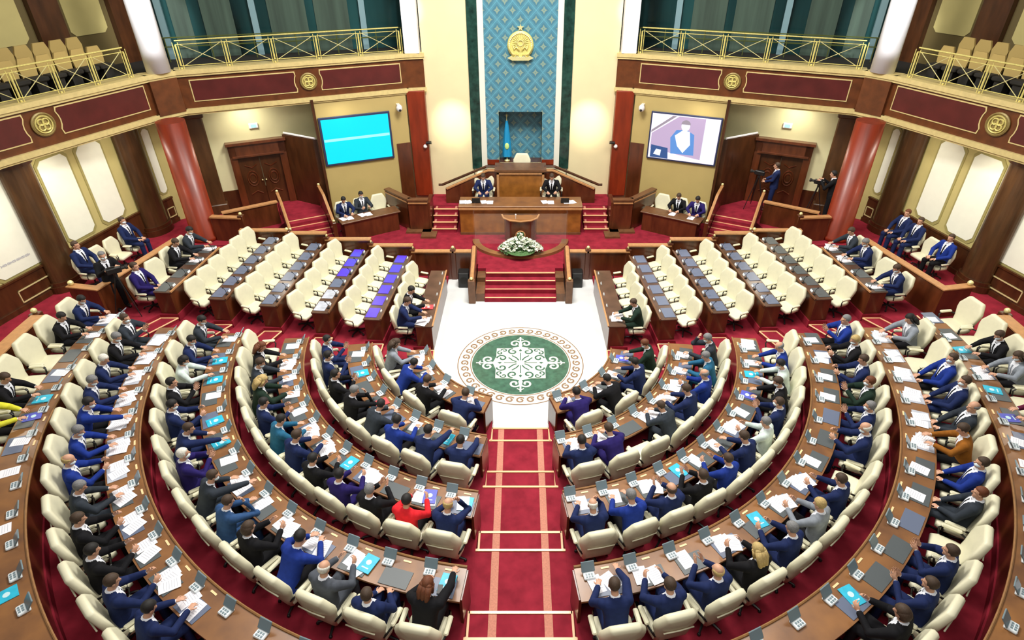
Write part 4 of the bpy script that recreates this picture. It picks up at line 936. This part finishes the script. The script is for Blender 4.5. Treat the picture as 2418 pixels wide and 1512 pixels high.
def build_pose(key, p, standing=False):
    z0 = .56 if not standing else .95
    T = torso_pts(p['tp'], z0); hp = radians(p['hp'])
    neck = Vector(T(.56)); hc = neck+Vector((0, .1*sin(radians(p['tp']))+.04, .125*cos(radians(p['tp']*.6))))
    Mh = Matrix.Translation(hc) @ Matrix.Rotation(radians(p['hy']), 4, 'Z') @ Matrix.Rotation(-hp, 4, 'X')
    b = MB()
    # torso
    for u, rx, ry in ((0, .16, .115), (.12, .145, .105), (.24, .145, .105), (.36, .165, .115), (.41, .165, .1)):
        b.ell(T(u), (rx, ry, .095), rot=Matrix.Rotation(-radians(p['tp']), 4, 'X'), seg=16, rings=10)
    capsule(b, [T(.46), T(.56), tuple(hc+Vector((0, -.01, -.04)))], [.065, .055, .055])
    sh = [T(.47, -.175), T(.47, .175)]
    for i, q in enumerate((-1, 1)):
        capsule(b, [T(.42, q*.1), sh[i], p['el'][i], p['wr'][i]], [.05, .045, .042, .027])
        hand(b, p['wr'][i], p['hd'][i], p['hn'][i], q if True else -q, p['cu'])
        if standing: leg = [T(0, q*.09), (q*.11, -.05, .52), (q*.12, -.07, .1)]; ft = (q*.13, .03, .045)
        else: leg = [T(0, q*.09), (q*.13, .36, .54), (q*.13, .36, .1)]; ft = (q*.14, .45, .045)
        capsule(b, leg, [.09, .065, .045]); b.ell(ft, (.045, .12, .04))
    # head: skull, jaw, nose, ears, brow
    b.ell((0, -.012, .025), (.076, .094, .092), M=Mh, seg=18, rings=12); b.ell((0, .02, -.045), (.058, .066, .07), M=Mh, seg=16, rings=10)
    b.ell((0, .093, -.018), (.014, .022, .026), M=Mh); b.ell((0, .06, -.095), (.03, .024, .022), M=Mh); b.ell((0, .074, .018), (.05, .014, .012), M=Mh)
    for q in (-1, 1): b.ell((q*.077, -.005, -.008), (.011, .02, .032), M=Mh)
    body = remesh(b, .0085, 1); Mi = Mh.inverted()
    for m in (skinm, eyem, lipm, shirtm): body.materials.append(m)
    body.materials.pop(index=0) if len(body.materials) > 4 else None
    wr = [Vector(x) for x in p['wr']]; el = [Vector(x) for x in p['el']]
    for poly in body.polygons:
        c = poly.center; h = Mi @ c
        if h.length < .16 and h.y > .055:
            if abs(abs(h.x)-.031) < .014 and abs(h.z-.004) < .0075: poly.material_index = 1; continue
            if abs(h.x) < .024 and abs(h.z+.062) < .007: poly.material_index = 2; continue
        for i in range(2):
            if (c-(wr[i]+(el[i]-wr[i]).normalized()*.03)).length < .045: poly.material_index = 3
    # jacket
    j = MB()
    loft(j, T, ((-.13, .17, .12, 0), (-.1, .19, .14, .005), (.0, .185, .14, .005), (.14, .172, .128, 0), (.26, .18, .128, 0), (.38, .2, .13, -.005), (.45, .205, .115, -.01), (.5, .165, .09, -.015), (.535, .09, .075, -.015), (.555, .06, .06, -.01)))
    j.ell(T(.535, 0, -.02), (.085, .08, .05), seg=14, rings=8)
    for i, q in enumerate((-1, 1)):
        s2 = Vector(T(.455, q*.185)); e_ = el[i]; w_ = wr[i]+(el[i]-wr[i]).normalized()*.035
        capsule(j, [T(.44, q*.1), s2, e_, w_], [.085, .085, .064, .047])
    if standing: pass
    jk = remesh(j, .014, 3)
    for m in (shirtm, SM['k']): jk.materials.append(m)
    Ti = (Matrix.Translation((0, -.08, z0)) @ Matrix.Rotation(-radians(p['tp']), 4, 'X')).inverted()
    for poly in jk.polygons:
        c = Ti @ poly.center; n_ = (Ti.to_3x3() @ poly.normal)
        if n_.y > .25 and .03 < c.y < .19 and .16 < c.z < .6 and abs(c.x) < .012+.075*(c.z-.16)/.34: poly.material_index = 1
        if poly.material_index == 1 and abs(c.x) < .02 and c.z < .47: poly.material_index = 2
        if c.z > .56 and abs(c.x) < .07 and abs(c.y) < .1: poly.material_index = 1
    # shirt collar
    co = MB(); Mc = Matrix.Translation(T(.53)) @ Matrix.Rotation(-radians(p['tp']), 4, 'X'); co.lathe([(.085, -.03), (.066, .035), (.06, .035), (.06, -.03)], M=Mc, seg=18)
    col = co.mesh('collar', [shirtm], True)
    # trousers
    t = MB(); t.ell(T(-.02), (.175, .13, .1), seg=16, rings=10)
    for i, q in enumerate((-1, 1)):
        if standing: capsule(t, [T(0, q*.09), (q*.11, -.05, .52), (q*.12, -.07, .1)], [.105, .082, .07])
        else: capsule(t, [T(-.01, q*.09), (q*.13, .36, .545), (q*.13, .36, .12)], [.1, .082, .065])
    tr = remesh(t, .018, 2)
    sho = MB()
    for q in (-1, 1): sho.ell((q*.13, .03 if standing else .44, .045), (.052, .135, .048), seg=12, rings=8)
    return dict(body=body, jacket=jk, collar=col, trousers=tr, shoes=sho.mesh('shoes', [shoem], True), Mh=Mh, wr=wr)
PR = {k: build_pose(k, p) for k, p in POSES.items()}
ST = {'cam': build_pose('cam', dict(tp=8, hp=8, hy=0, el=((-.28, .14, 1.2), (.28, .14, 1.2)), wr=((-.12, .34, 1.38), (.14, .34, 1.36)), hd=((.2, 1, .2), (-.2, 1, .2)), hn=((0, -.2, 1), (0, -.2, 1)), cu=.9), True),
      'std': build_pose('std', dict(tp=2, hp=5, hy=0, el=((-.25, .02, 1.18), (.25, .02, 1.18)), wr=((-.14, .24, 1.08), (.14, .24, 1.08)), hd=((.6, 1, 0), (-.6, 1, 0)), hn=((0, .3, 1), (0, .3, 1)), cu=.7), True)}
def hair_mesh(style):
    b = MB()
    b.ell((0, -.016, .032), (.086, .102, .098), seg=20, rings=14)
    if style == 'L':
        for q in (-1, 0, 1): capsule(b, [(q*.045, -.07, .02), (q*.06, -.1, -.08), (q*.055, -.1, -.2)], [.05, .05, .035], 10)
        for q in (-1, 1): capsule(b, [(q*.075, .0, .02), (q*.082, -.01, -.09)], [.028, .026], 8)
    if style == 'B': b.ell((0, -.03, -.01), (.1, .1, .11), seg=18, rings=12)
    if style == 'U': b.ell((0, -.1, .07), (.04, .04, .04))
    out = []
    for (x, y, z) in b.v:     # tuck the face side (and the crown, when bald) inside the skull
        front = y > .035 and z < .07-.0*y; side = y > .0 and z < .0; neck = z < -.045 and style in 'sxU'
        crown = style == 'x' and z > .055
        if front or side or neck or crown: k = .78; x, y, z = x*k, -.012+(y+.012)*k, .02+(z-.02)*k
        out.append((x, y, z))
    b.v = out; return b.mesh('hair', [HM['d']], True)
HAIRM = {k: hair_mesh(k) for k in 'sxLBU'}
mk = MB(); mk.ell((0, .035, -.048), (.062, .068, .045), seg=14, rings=8); MASK = mk.mesh('face_mask', [maskm], True)
HS = {'s': 'short', 'L': 'long', 'B': 'bobbed', 'x': 'thinning', 'U': 'tied-up'}
PV = {'w': 'writing', 'r': 'reading', 'c': 'clapping', 'l': 'leaning back', 'h': 'hand to head', 'e': 'reaching out', 'f': 'bending forward', 'cam': 'filming', 'std': 'standing'}
def person(pose, suit, hair, style, mask, loc, rz, label, grp, tilt=1):
    P_ = PR[pose] if pose in PR else ST[pose]
    o = link('person', P_['body']); o.location = loc; sc = 1.14*random.uniform(.97, 1.03); o.scale = (sc, sc, sc); o.rotation_euler = (0, 0, rz+random.uniform(-.07, .07)); tag(o, label, 'person', grp)
    j = link('jacket', P_['jacket'], o); j.material_slots[0].link = 'OBJECT'; j.material_slots[0].material = SM[suit]
    if style in 'LBU' or suit in 'royw':
        for q in (1, 2): j.material_slots[q].link = 'OBJECT'; j.material_slots[q].material = SM[suit] if q == 2 or suit in 'ry' else shirtm
    else: link('shirt_collar', P_['collar'], o)
    t = link('trousers', P_['trousers'], o); t.material_slots[0].link = 'OBJECT'; t.material_slots[0].material = SM['k'] if suit in 'ryowsN' else SM[suit]
    link('shoes', P_['shoes'], o)
    h = link('hair', HAIRM[style], o); h.material_slots[0].link = 'OBJECT'; h.material_slots[0].material = HM[hair]; h.matrix_local = P_['Mh']
    if mask: m = link('face_mask', MASK, o); m.matrix_local = P_['Mh']
    return o

# ================= DESK ITEMS =================
def proto(fn, name): e = empty(name); fn(e); return e
def f_term(e):
    b = MB(); b.box((0, 0, .02), (.17, .15, .04), bev=.012); b.build('base', termw, e)
    b = MB(); b.box((0, 0, .0), (.2, .02, .15), M=Matrix.Translation((0, .085, .1)) @ Matrix.Rotation(radians(-38), 4, 'X'), bev=.006); b.build('display', termg, e)
    b = MB()
    for i in range(3):
        for j in range(2): b.box((-.04+.04*i, -.04+.04*j, .044), (.025, .025, .008))
    b.build('keypad', termg, e)
def f_mic(e):
    b = MB(); b.lathe([(.035, 0), (.035, .02), (.012, .025)], seg=12); b.build('base', blackmetal, e)
    b = MB(); b.tube([(0, 0, .02), (0, 0, .12), (0, -.04, .18)], .006, 6); b.ell((0, -.05, .19), (.016, .025, .016)); b.build('gooseneck', blackmetal, e)
def f_name(e): b = MB(); b.add([(-.055, -.02, 0), (.055, -.02, 0), (.055, .02, 0), (-.055, .02, 0), (-.055, 0, .05), (.055, 0, .05)], [(3, 2, 1, 0), (0, 1, 5, 4), (2, 3, 4, 5), (1, 2, 5), (3, 0, 4)]); b.build('plate', termw, e)
def single(name, fn, m):
    b = MB(); fn(b); return b.mesh(name, m if isinstance(m, list) else [m])
M_pad = {m.name: single('desk_pad', lambda b: b.box((0, 0, .005), (.46, .3, .01), bev=.003), m) for m in (pad, bluepad, violetshine, paleshine)}
def mk_paper(b, n_=1, spread=.1):
    b.mi = 0
    for i in range(n_):
        rz = [0, .25, -.3][i % 3]; M = Matrix.Translation((i*spread, -i*.03, .003*i+.002)) @ Matrix.Rotation(rz, 4, 'Z'); b.mi = 0; b.box((0, 0, 0), (.21, .297, .002), M=M); b.mi = 1
        for r in range(6): b.box((0, .1-.035*r, .0015), (.15, .005, .0006), M=M)
    return b
M_paper = single('paper_sheet', lambda b: mk_paper(b, 1), [paper, text]); M_papers = single('paper_sheets', lambda b: mk_paper(b, 3), [paper, text]); M_open = single('open_document', lambda b: mk_paper(b, 2, .215), [paper, text])
def mk_folder(b):
    b.mi = 0; b.box((0, 0, .006), (.23, .31, .012), bev=.003); b.mi = 1; b.prism([(.045*cos(2*pi*i/14), .02+.045*sin(2*pi*i/14)) for i in range(14)], .011, .0135); b.box((0, -.08, .0125), (.12, .02, .002))
M_folder = single('cyan_folder', mk_folder, [folder, folderw]); M_red = single('red_folder', mk_folder, [redfolder, paper]); M_blue = single('blue_folder', mk_folder, [mat('violet_blue_cover', (.1, .12, .55), .4), folderw])
M_phone = single('phone', lambda b: b.box((0, 0, .005), (.075, .15, .01), bev=.002), blackmetal); M_bag = single('handbag', lambda b: b.box((0, 0, .05), (.22, .09, .1), bev=.02), blackmetal)
term0 = proto(f_term, 'voting_terminal'); mic0 = proto(f_mic, 'microphone'); u_t = [0]; u_m = [0]; name_me = None
b = MB(); b.add([(-.055, -.02, 0), (.055, -.02, 0), (.055, .02, 0), (-.055, .02, 0), (-.055, 0, .05), (.055, 0, .05)], [(3, 2, 1, 0), (0, 1, 5, 4), (2, 3, 4, 5), (1, 2, 5), (3, 0, 4)]); name_me = b.mesh('name_plate', [termw])
b = MB(); b.box((0, 0, .004), (.15, .035, .008)); plate_me = b.mesh('brass_plate', [mat('warm_plate', (.95, .68, .35), .4)])
def inst(me, name, loc, rz, label, cat, grp):
    o = link(name, me); o.location = loc; o.rotation_euler = (0, 0, rz); o.scale = (1.15, 1.15, 1.15); return tag(o, label, cat, grp)
def inst_tree(p0, cnt, loc, rz, label, cat, grp):
    o = p0 if not cnt[0] else copy_tree(p0); cnt[0] += 1; o.location = loc; o.rotation_euler = (0, 0, rz); o.scale = (1.2, 1.2, 1.2); return tag(o, label, cat, grp)
def off(x, y, rz, dx, dy): return x+dx*cos(rz)-dy*sin(rz), y+dx*sin(rz)+dy*cos(rz)
ITEM = {'P': (M_paper, 'paper_sheet', 'white printed sheet', 'paper', 'loose papers on desks'), 'Q': (M_papers, 'paper_sheets', 'three overlapping white sheets', 'paper', 'loose papers on desks'),
        'O': (M_open, 'open_document', 'open white document', 'paper', 'loose papers on desks'), 'F': (M_folder, 'cyan_folder', 'cyan folder with pale emblem', 'folder', 'cyan folders on desks'),
        'R': (M_red, 'red_folder', 'red folder', 'folder', 'coloured folders on desks'), 'V': (M_blue, 'blue_folder', 'violet-blue folder', 'folder', 'coloured folders on desks'),
        'H': (M_phone, 'phone', 'black phone', 'phone', 'phones on desks'), 'G': (M_bag, 'handbag', 'small black handbag', 'handbag', 'handbags on desks')}

# ---- curved rows: seats counted from the central aisle ----
# spec per seat: 'suit hair style pose mask items'; '-' marks an empty chair
SEATS = {
 (-1, 0): ['n b s f 0 P', 'k b s w 0 O', 'N d s f 0 P', 's b L w 0 Q'],
 (1, 0): ['p d s f 0 P', 'k d s f 0 P', 'n d s w 0 P', 'v a s w 1 V'],
 (-1, 1): ['n d s e 0 -', 'n d s e 0 F', 'N d s w 0 P', 'd d s f 0 -', 'k g s h 0 R', 'k d s c 0 -', 'n d s c 1 F', 'n d s c 1 P'],
 (1, 1): ['n d s w 0 Q', 'p b s f 0 P', '- -', 'd b s f 0 O', 'n b s w 0 Q', 'N g x r 0 O', 't g s w 0 P', 'd g s h 1 P'],
 (-1, 2): ['n l x h 0 FP', 'r d s r 0 OV', 'k g s c 0 -', 'p d s r 0 Q', 'k d s r 0 F', 'n b s w 0 Q', 't d s w 0 Q', 'n d s r 0 P', 'v l L w 0 P', 'd b s w 1 P', 'k a L w 0 Q', '- - P'],
 (1, 2): ['n w x h 0 P', 'N g s w 0 P', 'n b x c 0 Q', 'k b s c 0 F', 'N b s r 0 P', 'n b s w 0 P', 'w g s r 0 Q', 'n b s c 1 P', 'k b s w 1 V', 'w d s w 1 F', 'N g x w 0 P', '- - Q'],
 (-1, 3): ['k a L e 0 FH', 'n b s l 0 -', 'g w x r 0 QF', 'N d s f 0 O', 'k b B r 0 O', 'b b s h 0 P', 'd b s e 1 O', 'p w s c 1 P', 'n b s e 0 F', 'n d s r 1 F', 'k d s c 0 P', 'w d B w 1 F', 'n d s w 1 F', 'd d s w 1 P'],
 (1, 3): ['n b s e 0 O', 'n b s r 0 O', 'n l x c 0 P', 'k l L r 0 Q', 'n g s r 0 F', 's l s r 0 Q', 'n b s r 0 Q', '- - P', 'n w x r 1 -', 'n g s c 1 -', 'v a s c 1 P', 'n b s r 0 P', 'k l s r 1 O', 'N g s c 0 P'],
 (-1, 4): ['n d s w 0 O', 'n b s r 0 Q', 'k d s r 0 O', 'k b s r 0 O', 'd g s w 0 O', 'N l x r 1 O', 'N g s w 1 Q', 'N d s e 1 Q', 'n g s w 1 O', 'n w s w 0 O', 'k g s w 1 Q', 'd b s c 1 Q'],
 (1, 4): ['k b B r 0 F', 'n b s c 0 -', 'n b s c 0 -', '- - -', 'd a s l 0 P', 'N b s l 1 P', 'o b s w 0 Q', 'd g x l 0 O', 'n b s l 1 Q', 'N b s l 1 Q', '- - O', 's d L w 0 Q'],
 (-1, 5): ['- - P', 'y l s w 0 V', 'k b s w 0 F', '- - P', '- - -', 'k d s w 0 P', 'n d s w 1 O'],
 (1, 5): ['- - P', 'm d s w 0 V', '- - F', 's b L w 1 O', 'k b s w 1 F', '- - P', '- - P'],
}
PHI = {0: [66, 49, 33, 18], 1: [75.2-8.9*i for i in range(8)], 2: [78.6-6.43*i for i in range(12)], 3: [79.7-5.8*i for i in range(14)], 4: [56.2-4.83*i for i in range(12)], 5: [21.5-4.05*i for i in range(7)]}
def describe(sp):
    suit, hair, style, pose = sp[:4]; return f'{SUIT[suit][0]} {"jacket" if style in "LBU" or suit in "royw" else "suit"}', f'{HAIR[hair][0]} {HS[style]} hair' if style != 's' else f'{HAIR[hair][0]} hair', PV[pose]
plates = {}
for (s, k), L_ in SEATS.items():
    dk = desks['c', k, s]
    for i, (sp, ph) in enumerate(zip(L_, PHI[k])):
        sp = sp.split(); r_s = R[k]+1.1; x, y, _ = arc(k, r_s, ph, s); rz = atan2(-(-x), (Y0[k]-y)) if False else atan2(x, Y0[k]-y)
        where = f'{ORD[i]} seat {"from aisle" if k < 4 else "from front"}, {ORD[k]} curved row {SIDE[s]}'
        emp = sp[0] == '-'; ch = .0 if not emp else random.uniform(-.1, .1)
        put_chair(x, y, fl(k), rz+ch, f'{"empty" if emp else "occupied"} cream leather chair, {where}', f'cream chairs in the curved rows', 1.14)
        if not emp:
            a, b_, c = describe(sp); lab = f'person, {a}, {b_}, {c}, {where}'
            if len(lab.split()) > 16: lab = f'person, {a}, {c}, {where}'
            px, py = off(x, y, rz, 0, .02); person(sp[3], sp[0], sp[1], sp[2], sp[4] == '1', (px, py, fl(k)), rz, lab, 'seated members in the curved rows')
        h = hd(k)+.001; rd = -(r_s-(R[k]+.2))
        def at(r, side): return off(x, y, rz, side, r_s-r)
        tx, ty = at(R[k]+.2, -.2); inst_tree(term0, u_t, (tx, ty, h), rz, f'small grey voting terminal before {where}', 'terminal', 'voting terminals on curved desks')
        pm = (paleshine if (k == 4 and ((s < 0 and i > 4) or (s > 0 and i > 5))) else (pad if i % 3 else bluepad)); qx, qy = at(R[k]+.45, .06)
        inst(M_pad[pm.name], 'desk_pad', (qx, qy, h), rz, f'{"pale" if pm is paleshine else "dark"} grey desk pad before {where}', 'desk pad', 'desk pads on curved desks')  # the pale pads are desk gloss painted in as a pad colour
        items = sp[-1] if sp[-1] != '-' and not sp[-1].isdigit() else ''
        dz = .011
        for n_i, it in enumerate(items):
            me, nm, lb, ct, gr = ITEM[it]
            ox = {'F': .16, 'R': .12, 'V': -.02, 'H': -.05, 'G': -.3}.get(it, -.02)+.12*n_i; ry = R[k]+(.36 if it != 'H' else .5)
            ix, iy = at(ry, ox); o = inst(me, nm, (ix, iy, h+dz+.012*n_i), rz+random.uniform(-.25, .25), f'{lb} lying before {where}', ct, gr)
            if nm == 'open_document': o.location = (*at(ry+.03, ox-.1), h+dz)
        # brass plate: a fitting of the desk
        bx_, by_ = at(R[k]+.1, .12); o = link('brass_plate', plate_me, dk); o.location = (bx_-dk.location.x, by_-dk.location.y, h-fl(k)); o.rotation_euler = (0, 0, rz)
# a held white sheet beside the first-row seat and others stay on desks; empty desk stations nearer the camera get terminals too
for s in (-1, 1):
    for i in range(5):
        ph = 61+4.83*i; k = 4; r_s = R[k]+1.1; x, y, _ = arc(k, r_s, ph, s); rz = atan2(x, Y0[k]-y)
        tx, ty = off(x, y, rz, -.2, .9); inst_tree(term0, u_t, (tx, ty, hd(k)+.001), rz, f'small grey voting terminal, {ORD[4-i]} from the aisle on fifth curved desk {SIDE[s]}', 'terminal', 'voting terminals on curved desks')
    for i in range(6):
        ph = 25.5+4.05*i; k = 5; r_s = R[k]+1.1; x, y, _ = arc(k, r_s, ph, s); rz = atan2(x, Y0[k]-y)
        tx, ty = off(x, y, rz, -.2, .9); inst_tree(term0, u_t, (tx, ty, hd(k)+.001), rz, f'small grey voting terminal, {ORD[i]} nearer than the seated edge, outermost curved desk {SIDE[s]}', 'terminal', 'voting terminals on curved desks')
        if i % 2 == 0: px, py = off(x, y, rz, .1, .72); inst(M_folder if s < 0 and i > 2 else M_paper, 'paper_sheet' if not (s < 0 and i > 2) else 'cyan_folder', (px, py, hd(k)+.003), rz, f'{"cyan folder" if s < 0 and i > 2 else "white sheet"} beside terminal {ORD[i]} on outermost curved desk {SIDE[s]}', 'paper', 'loose papers on desks')
# ---- straight rows ----
NS = [5, 6, 6, 6, 6, 4]
SOCC = {(-1, 0, 0): 'n b s w 0 Q', (-1, 0, 1): 'k d s w 0 R', (1, 0, 0): 'v b s w 0 Q', (-1, 5, 0): 'p b s l 0 -', (-1, 5, 2): 'k b s w 0 P', (-1, 5, 3): 'd d s w 1 P', (1, 5, 0): 'n b s w 1 P', (1, 5, 2): 'n g s w 1 O', (1, 5, 3): 'd b s w 0 Q'}
for s in (-1, 1):
    for k in range(6):
        base = Vector((s*XS[k], .62)); th = s*TILT[k]*.95
        def sp_(lx, ly): return off(base.x, base.y, th, s*lx, ly)
        for i in range(NS[k]):
            ly = .38+.7*i if k < 5 else .3+.82*i; x, y = sp_(.92, ly); rz = s*pi/2+th
            occ = SOCC.get((s, k, i)); where = f'{ORD[i]} seat from front, {ORD[k]} straight row {SIDE[s]}'
            put_chair(x, y, fl(k), rz+(s*.32 if not occ else 0), f'{"occupied" if occ else "empty"} cream leather chair, {where}', 'cream chairs in the straight rows')
            h = hd(k)+.001
            if occ:
                sp = occ.split(); a, b_, c = describe(sp); lab = f'person, {a}, {b_}, {c}, {where}'
                if len(lab.split()) > 16: lab = f'person, {a}, {c}, {where}'
                person(sp[3], sp[0], sp[1], sp[2], sp[4] == '1', (x-s*.0, y, fl(k)), rz, lab, 'seated people in the straight rows')
                if sp[-1] in ITEM:
                    me, nm, lb, ct, gr = ITEM[sp[-1]]; ix, iy = sp_(.3, ly); inst(me, nm, (ix, iy, h+.012), rz, f'{lb} lying before {where}', ct, gr)
            pm = violetshine if (s < 0 and (k == 1 or (k == 2 and i > 2))) else (paleshine if s < 0 and k == 2 and i < 2 else (bluepad if (k in (2, 3) or (k == 1 and s > 0) or (s < 0 and k == 4)) else pad))
            if k == 0: pm = None
            if pm: ix, iy = sp_(.34, ly); inst(M_pad[pm.name], 'desk_pad', (ix, iy, h), rz, f'{ {"grey_leather_pad": "dark grey", "blue_grey_leather_pad": "blue-grey", "violet_reflection_pad": "violet reflection-painted", "pale_reflection_pad": "pale grey"}[pm.name]} desk pad before {where}', 'desk pad', 'desk pads on straight desks')  # the pale grey pads are desk gloss painted in as a pad colour
            ix, iy = sp_(.12, ly+.1); inst(name_me, 'name_plate', (ix, iy, h), rz, f'small white name plate before {where}', 'name plate', 'name plates on straight desks')
            if k > 1: ix, iy = sp_(.1, ly-.1); inst_tree(mic0, u_m, (ix, iy, h), rz, f'small black gooseneck microphone before {where}', 'microphone', 'microphones on straight desks')
# ---- presidium men, niche chair ----
for s, sp in ((-1, 'n b s w 0'), (1, 'k b s w 0')):
    sp = sp.split(); put_chair(s*1.38-.12, 9.05, ZP-.1, pi, f'cream chair behind the presidium desk, {SIDE[s]} of the tall podium', 'presidium chairs', 1.25)
    person('w', sp[0], sp[1], 's', False, (s*1.38-.12, 9.0, ZP-.1), pi, f'person in {SUIT[sp[0]][0]} suit behind presidium desk, {SIDE[s]} of tall podium', 'people at the presidium desk')
    inst(M_open, 'open_document', (s*1.2-.0, 7.95, ZA+1.235), pi, f'open white papers on presidium desk, {SIDE[s]} half', 'paper', 'papers on the presidium desk')
    inst(M_papers, 'paper_sheets', (s*2.05, 8.0, ZA+1.235), pi+.4, f'pile of white sheets at {SIDE[s]} end of presidium desk', 'paper', 'papers on the presidium desk')
    e = empty('laptop', (s*1.75, 8.0, ZA+1.235), pi, f'open black laptop on presidium desk, {SIDE[s]} half', 'laptop', 'laptops on the presidium desk')
    b = MB(); b.box((0, 0, .01), (.32, .22, .02)); b.build('keyboard_base', blackmetal, e); b = MB(); b.box((0, .13, .11), (.32, .015, .2)); b.build('lid', blackmetal, e)
c = put_chair(.05, 9.95, 1.8, pi, 'empty cream high-backed chair standing in the blue wall niche', 'presidium chairs'); c.scale = (1.1, 1.1, 1.1)
# ---- secretary desks on the stage ----
for s in (-1, 1):
    a = s*radians(-31); e = empty('secretary_desk', (s*6.0, 7.75, ZA), -s*radians(-31) if False else (radians(31) if s < 0 else radians(-31)), f'small wooden secretary desk below the {SIDE[s]} screen', 'desk', 'secretary desks')
    b = MB(); b.box((0, -.25, .38), (2.2, .05, .76)); b.build('front_panel', wood, e)
    b = MB(); b.box((0, 0, .78), (2.4, .66, .05), bev=.01); b.build('desktop', edgewood, e)
    for q in (-1, 1): b = MB(); b.box((q*1.08, .02, .38), (.05, .55, .76)); b.build('end_panel', wood, e)
    rz0 = e.rotation_euler[2]
    for i in range(3):
        lx = -.75+.75*i; x, y = off(e.location.x, e.location.y, rz0, lx, .75)
        who = {(-1, 0): 'n d s w 0', (-1, 1): 'd d s r 1', (1, 1): 'k b s w 0', (1, 2): 'p d s w 0'}.get((s, i))
        put_chair(x, y, ZA, rz0+pi, f'{"occupied" if who else "empty"} cream chair at {SIDE[s]} secretary desk, {ORD[i]} from the left', 'chairs at the secretary desks')
        if who:
            sp = who.split(); person(sp[3], sp[0], sp[1], sp[2], sp[4] == '1', (x, y, ZA), rz0+pi, f'person in {SUIT[sp[0]][0]} suit at {SIDE[s]} secretary desk, {ORD[i]} seat from left', 'people at the secretary desks')
            ix, iy = off(e.location.x, e.location.y, rz0, lx, .05); inst(M_open if s < 0 else M_paper, 'open_document' if s < 0 else 'paper_sheet', (ix, iy, ZA+.807), rz0+pi, f'white papers on {SIDE[s]} secretary desk before {ORD[i]} seat from left', 'paper', 'papers on the secretary desks')
# ---- people along the side walls ----
WL = {-1: [((13.6, 2.3), 'n b s l 0'), ((13.5, 2.95), None), ((13.38, 3.6), None), ((13.26, 4.25), 'n b s l 1')], 1: [((13.55, 2.9), 'N b s l 0'), ((13.42, 3.55), None), ((13.3, 4.2), 'n b s l 0'), ((13.2, 4.85), 'n a s l 0')]}
for s in (-1, 1):
    for i, ((x, y), who) in enumerate(WL[s]):
        rz = s*pi/2+s*.2; put_chair(s*x, y, 1.35, rz, f'{"occupied" if who else "empty"} cream chair against {SIDE[s]} side wall, {ORD[i]} from front', 'chairs along the side walls', .9)
        if who: sp = who.split(); person(sp[3], sp[0], sp[1], sp[2], sp[4] == '1', (s*x, y, 1.35), rz, f'person in {SUIT[sp[0]][0]} suit seated against {SIDE[s]} wall, {ORD[i]} chair from front', 'people along the side walls')
# ---- camera crews ----
def tripod_camera(loc, rz, label):
    e = empty('video_camera', loc, rz, label, 'video camera', 'video cameras on tripods')
    for q in range(3):
        a = 2*pi*q/3+.5; b = MB(); b.tube([(.03*cos(a), .03*sin(a), 1.3), (.42*cos(a), .42*sin(a), .01)], [.02, .014], 6); b.build('tripod_leg', blackmetal, e)
    b = MB(); b.lathe([(.05, 1.28), (.05, 1.38)], seg=12); b.build('tripod_head', blackmetal, e)
    b = MB(); b.box((0, 0, 1.47), (.13, .38, .17), bev=.02); b.box((0, -.05, 1.58), (.03, .2, .03)); b.build('camera_body', blackmetal, e)
    b = MB(); b.lathe([(.045, 0), (.045, .1), (.065, .12), (.065, .18)], M=Matrix.Translation((0, .18, 1.48)) @ Matrix.Rotation(-pi/2, 4, 'X'), seg=16); b.build('lens', darkseat, e)
tripod_camera((-11.6, .65, 1.35), -.9, 'black video camera on tripod before the cameraman at left'); person('cam', 'k', 'g', 's', True, (-12.0, .95, 1.35), -2.2, 'person in black standing behind a tripod camera, left cross walkway', 'camera crew')
tripod_camera((9.45, 8.6, 1.35), .9, 'black video camera on tripod before the right double door'); person('std', 'n', 'b', 's', False, (9.95, 8.4, 1.35), 1.2, 'person in navy suit standing beside camera at the right double door', 'camera crew')
tripod_camera((11.4, 7.6, 1.35), .9, 'black video camera half hidden behind the right red column'); person('cam', 'k', 'd', 's', False, (11.75, 7.3, 1.35), .9, 'person in black filming beside the right red column', 'camera crew')
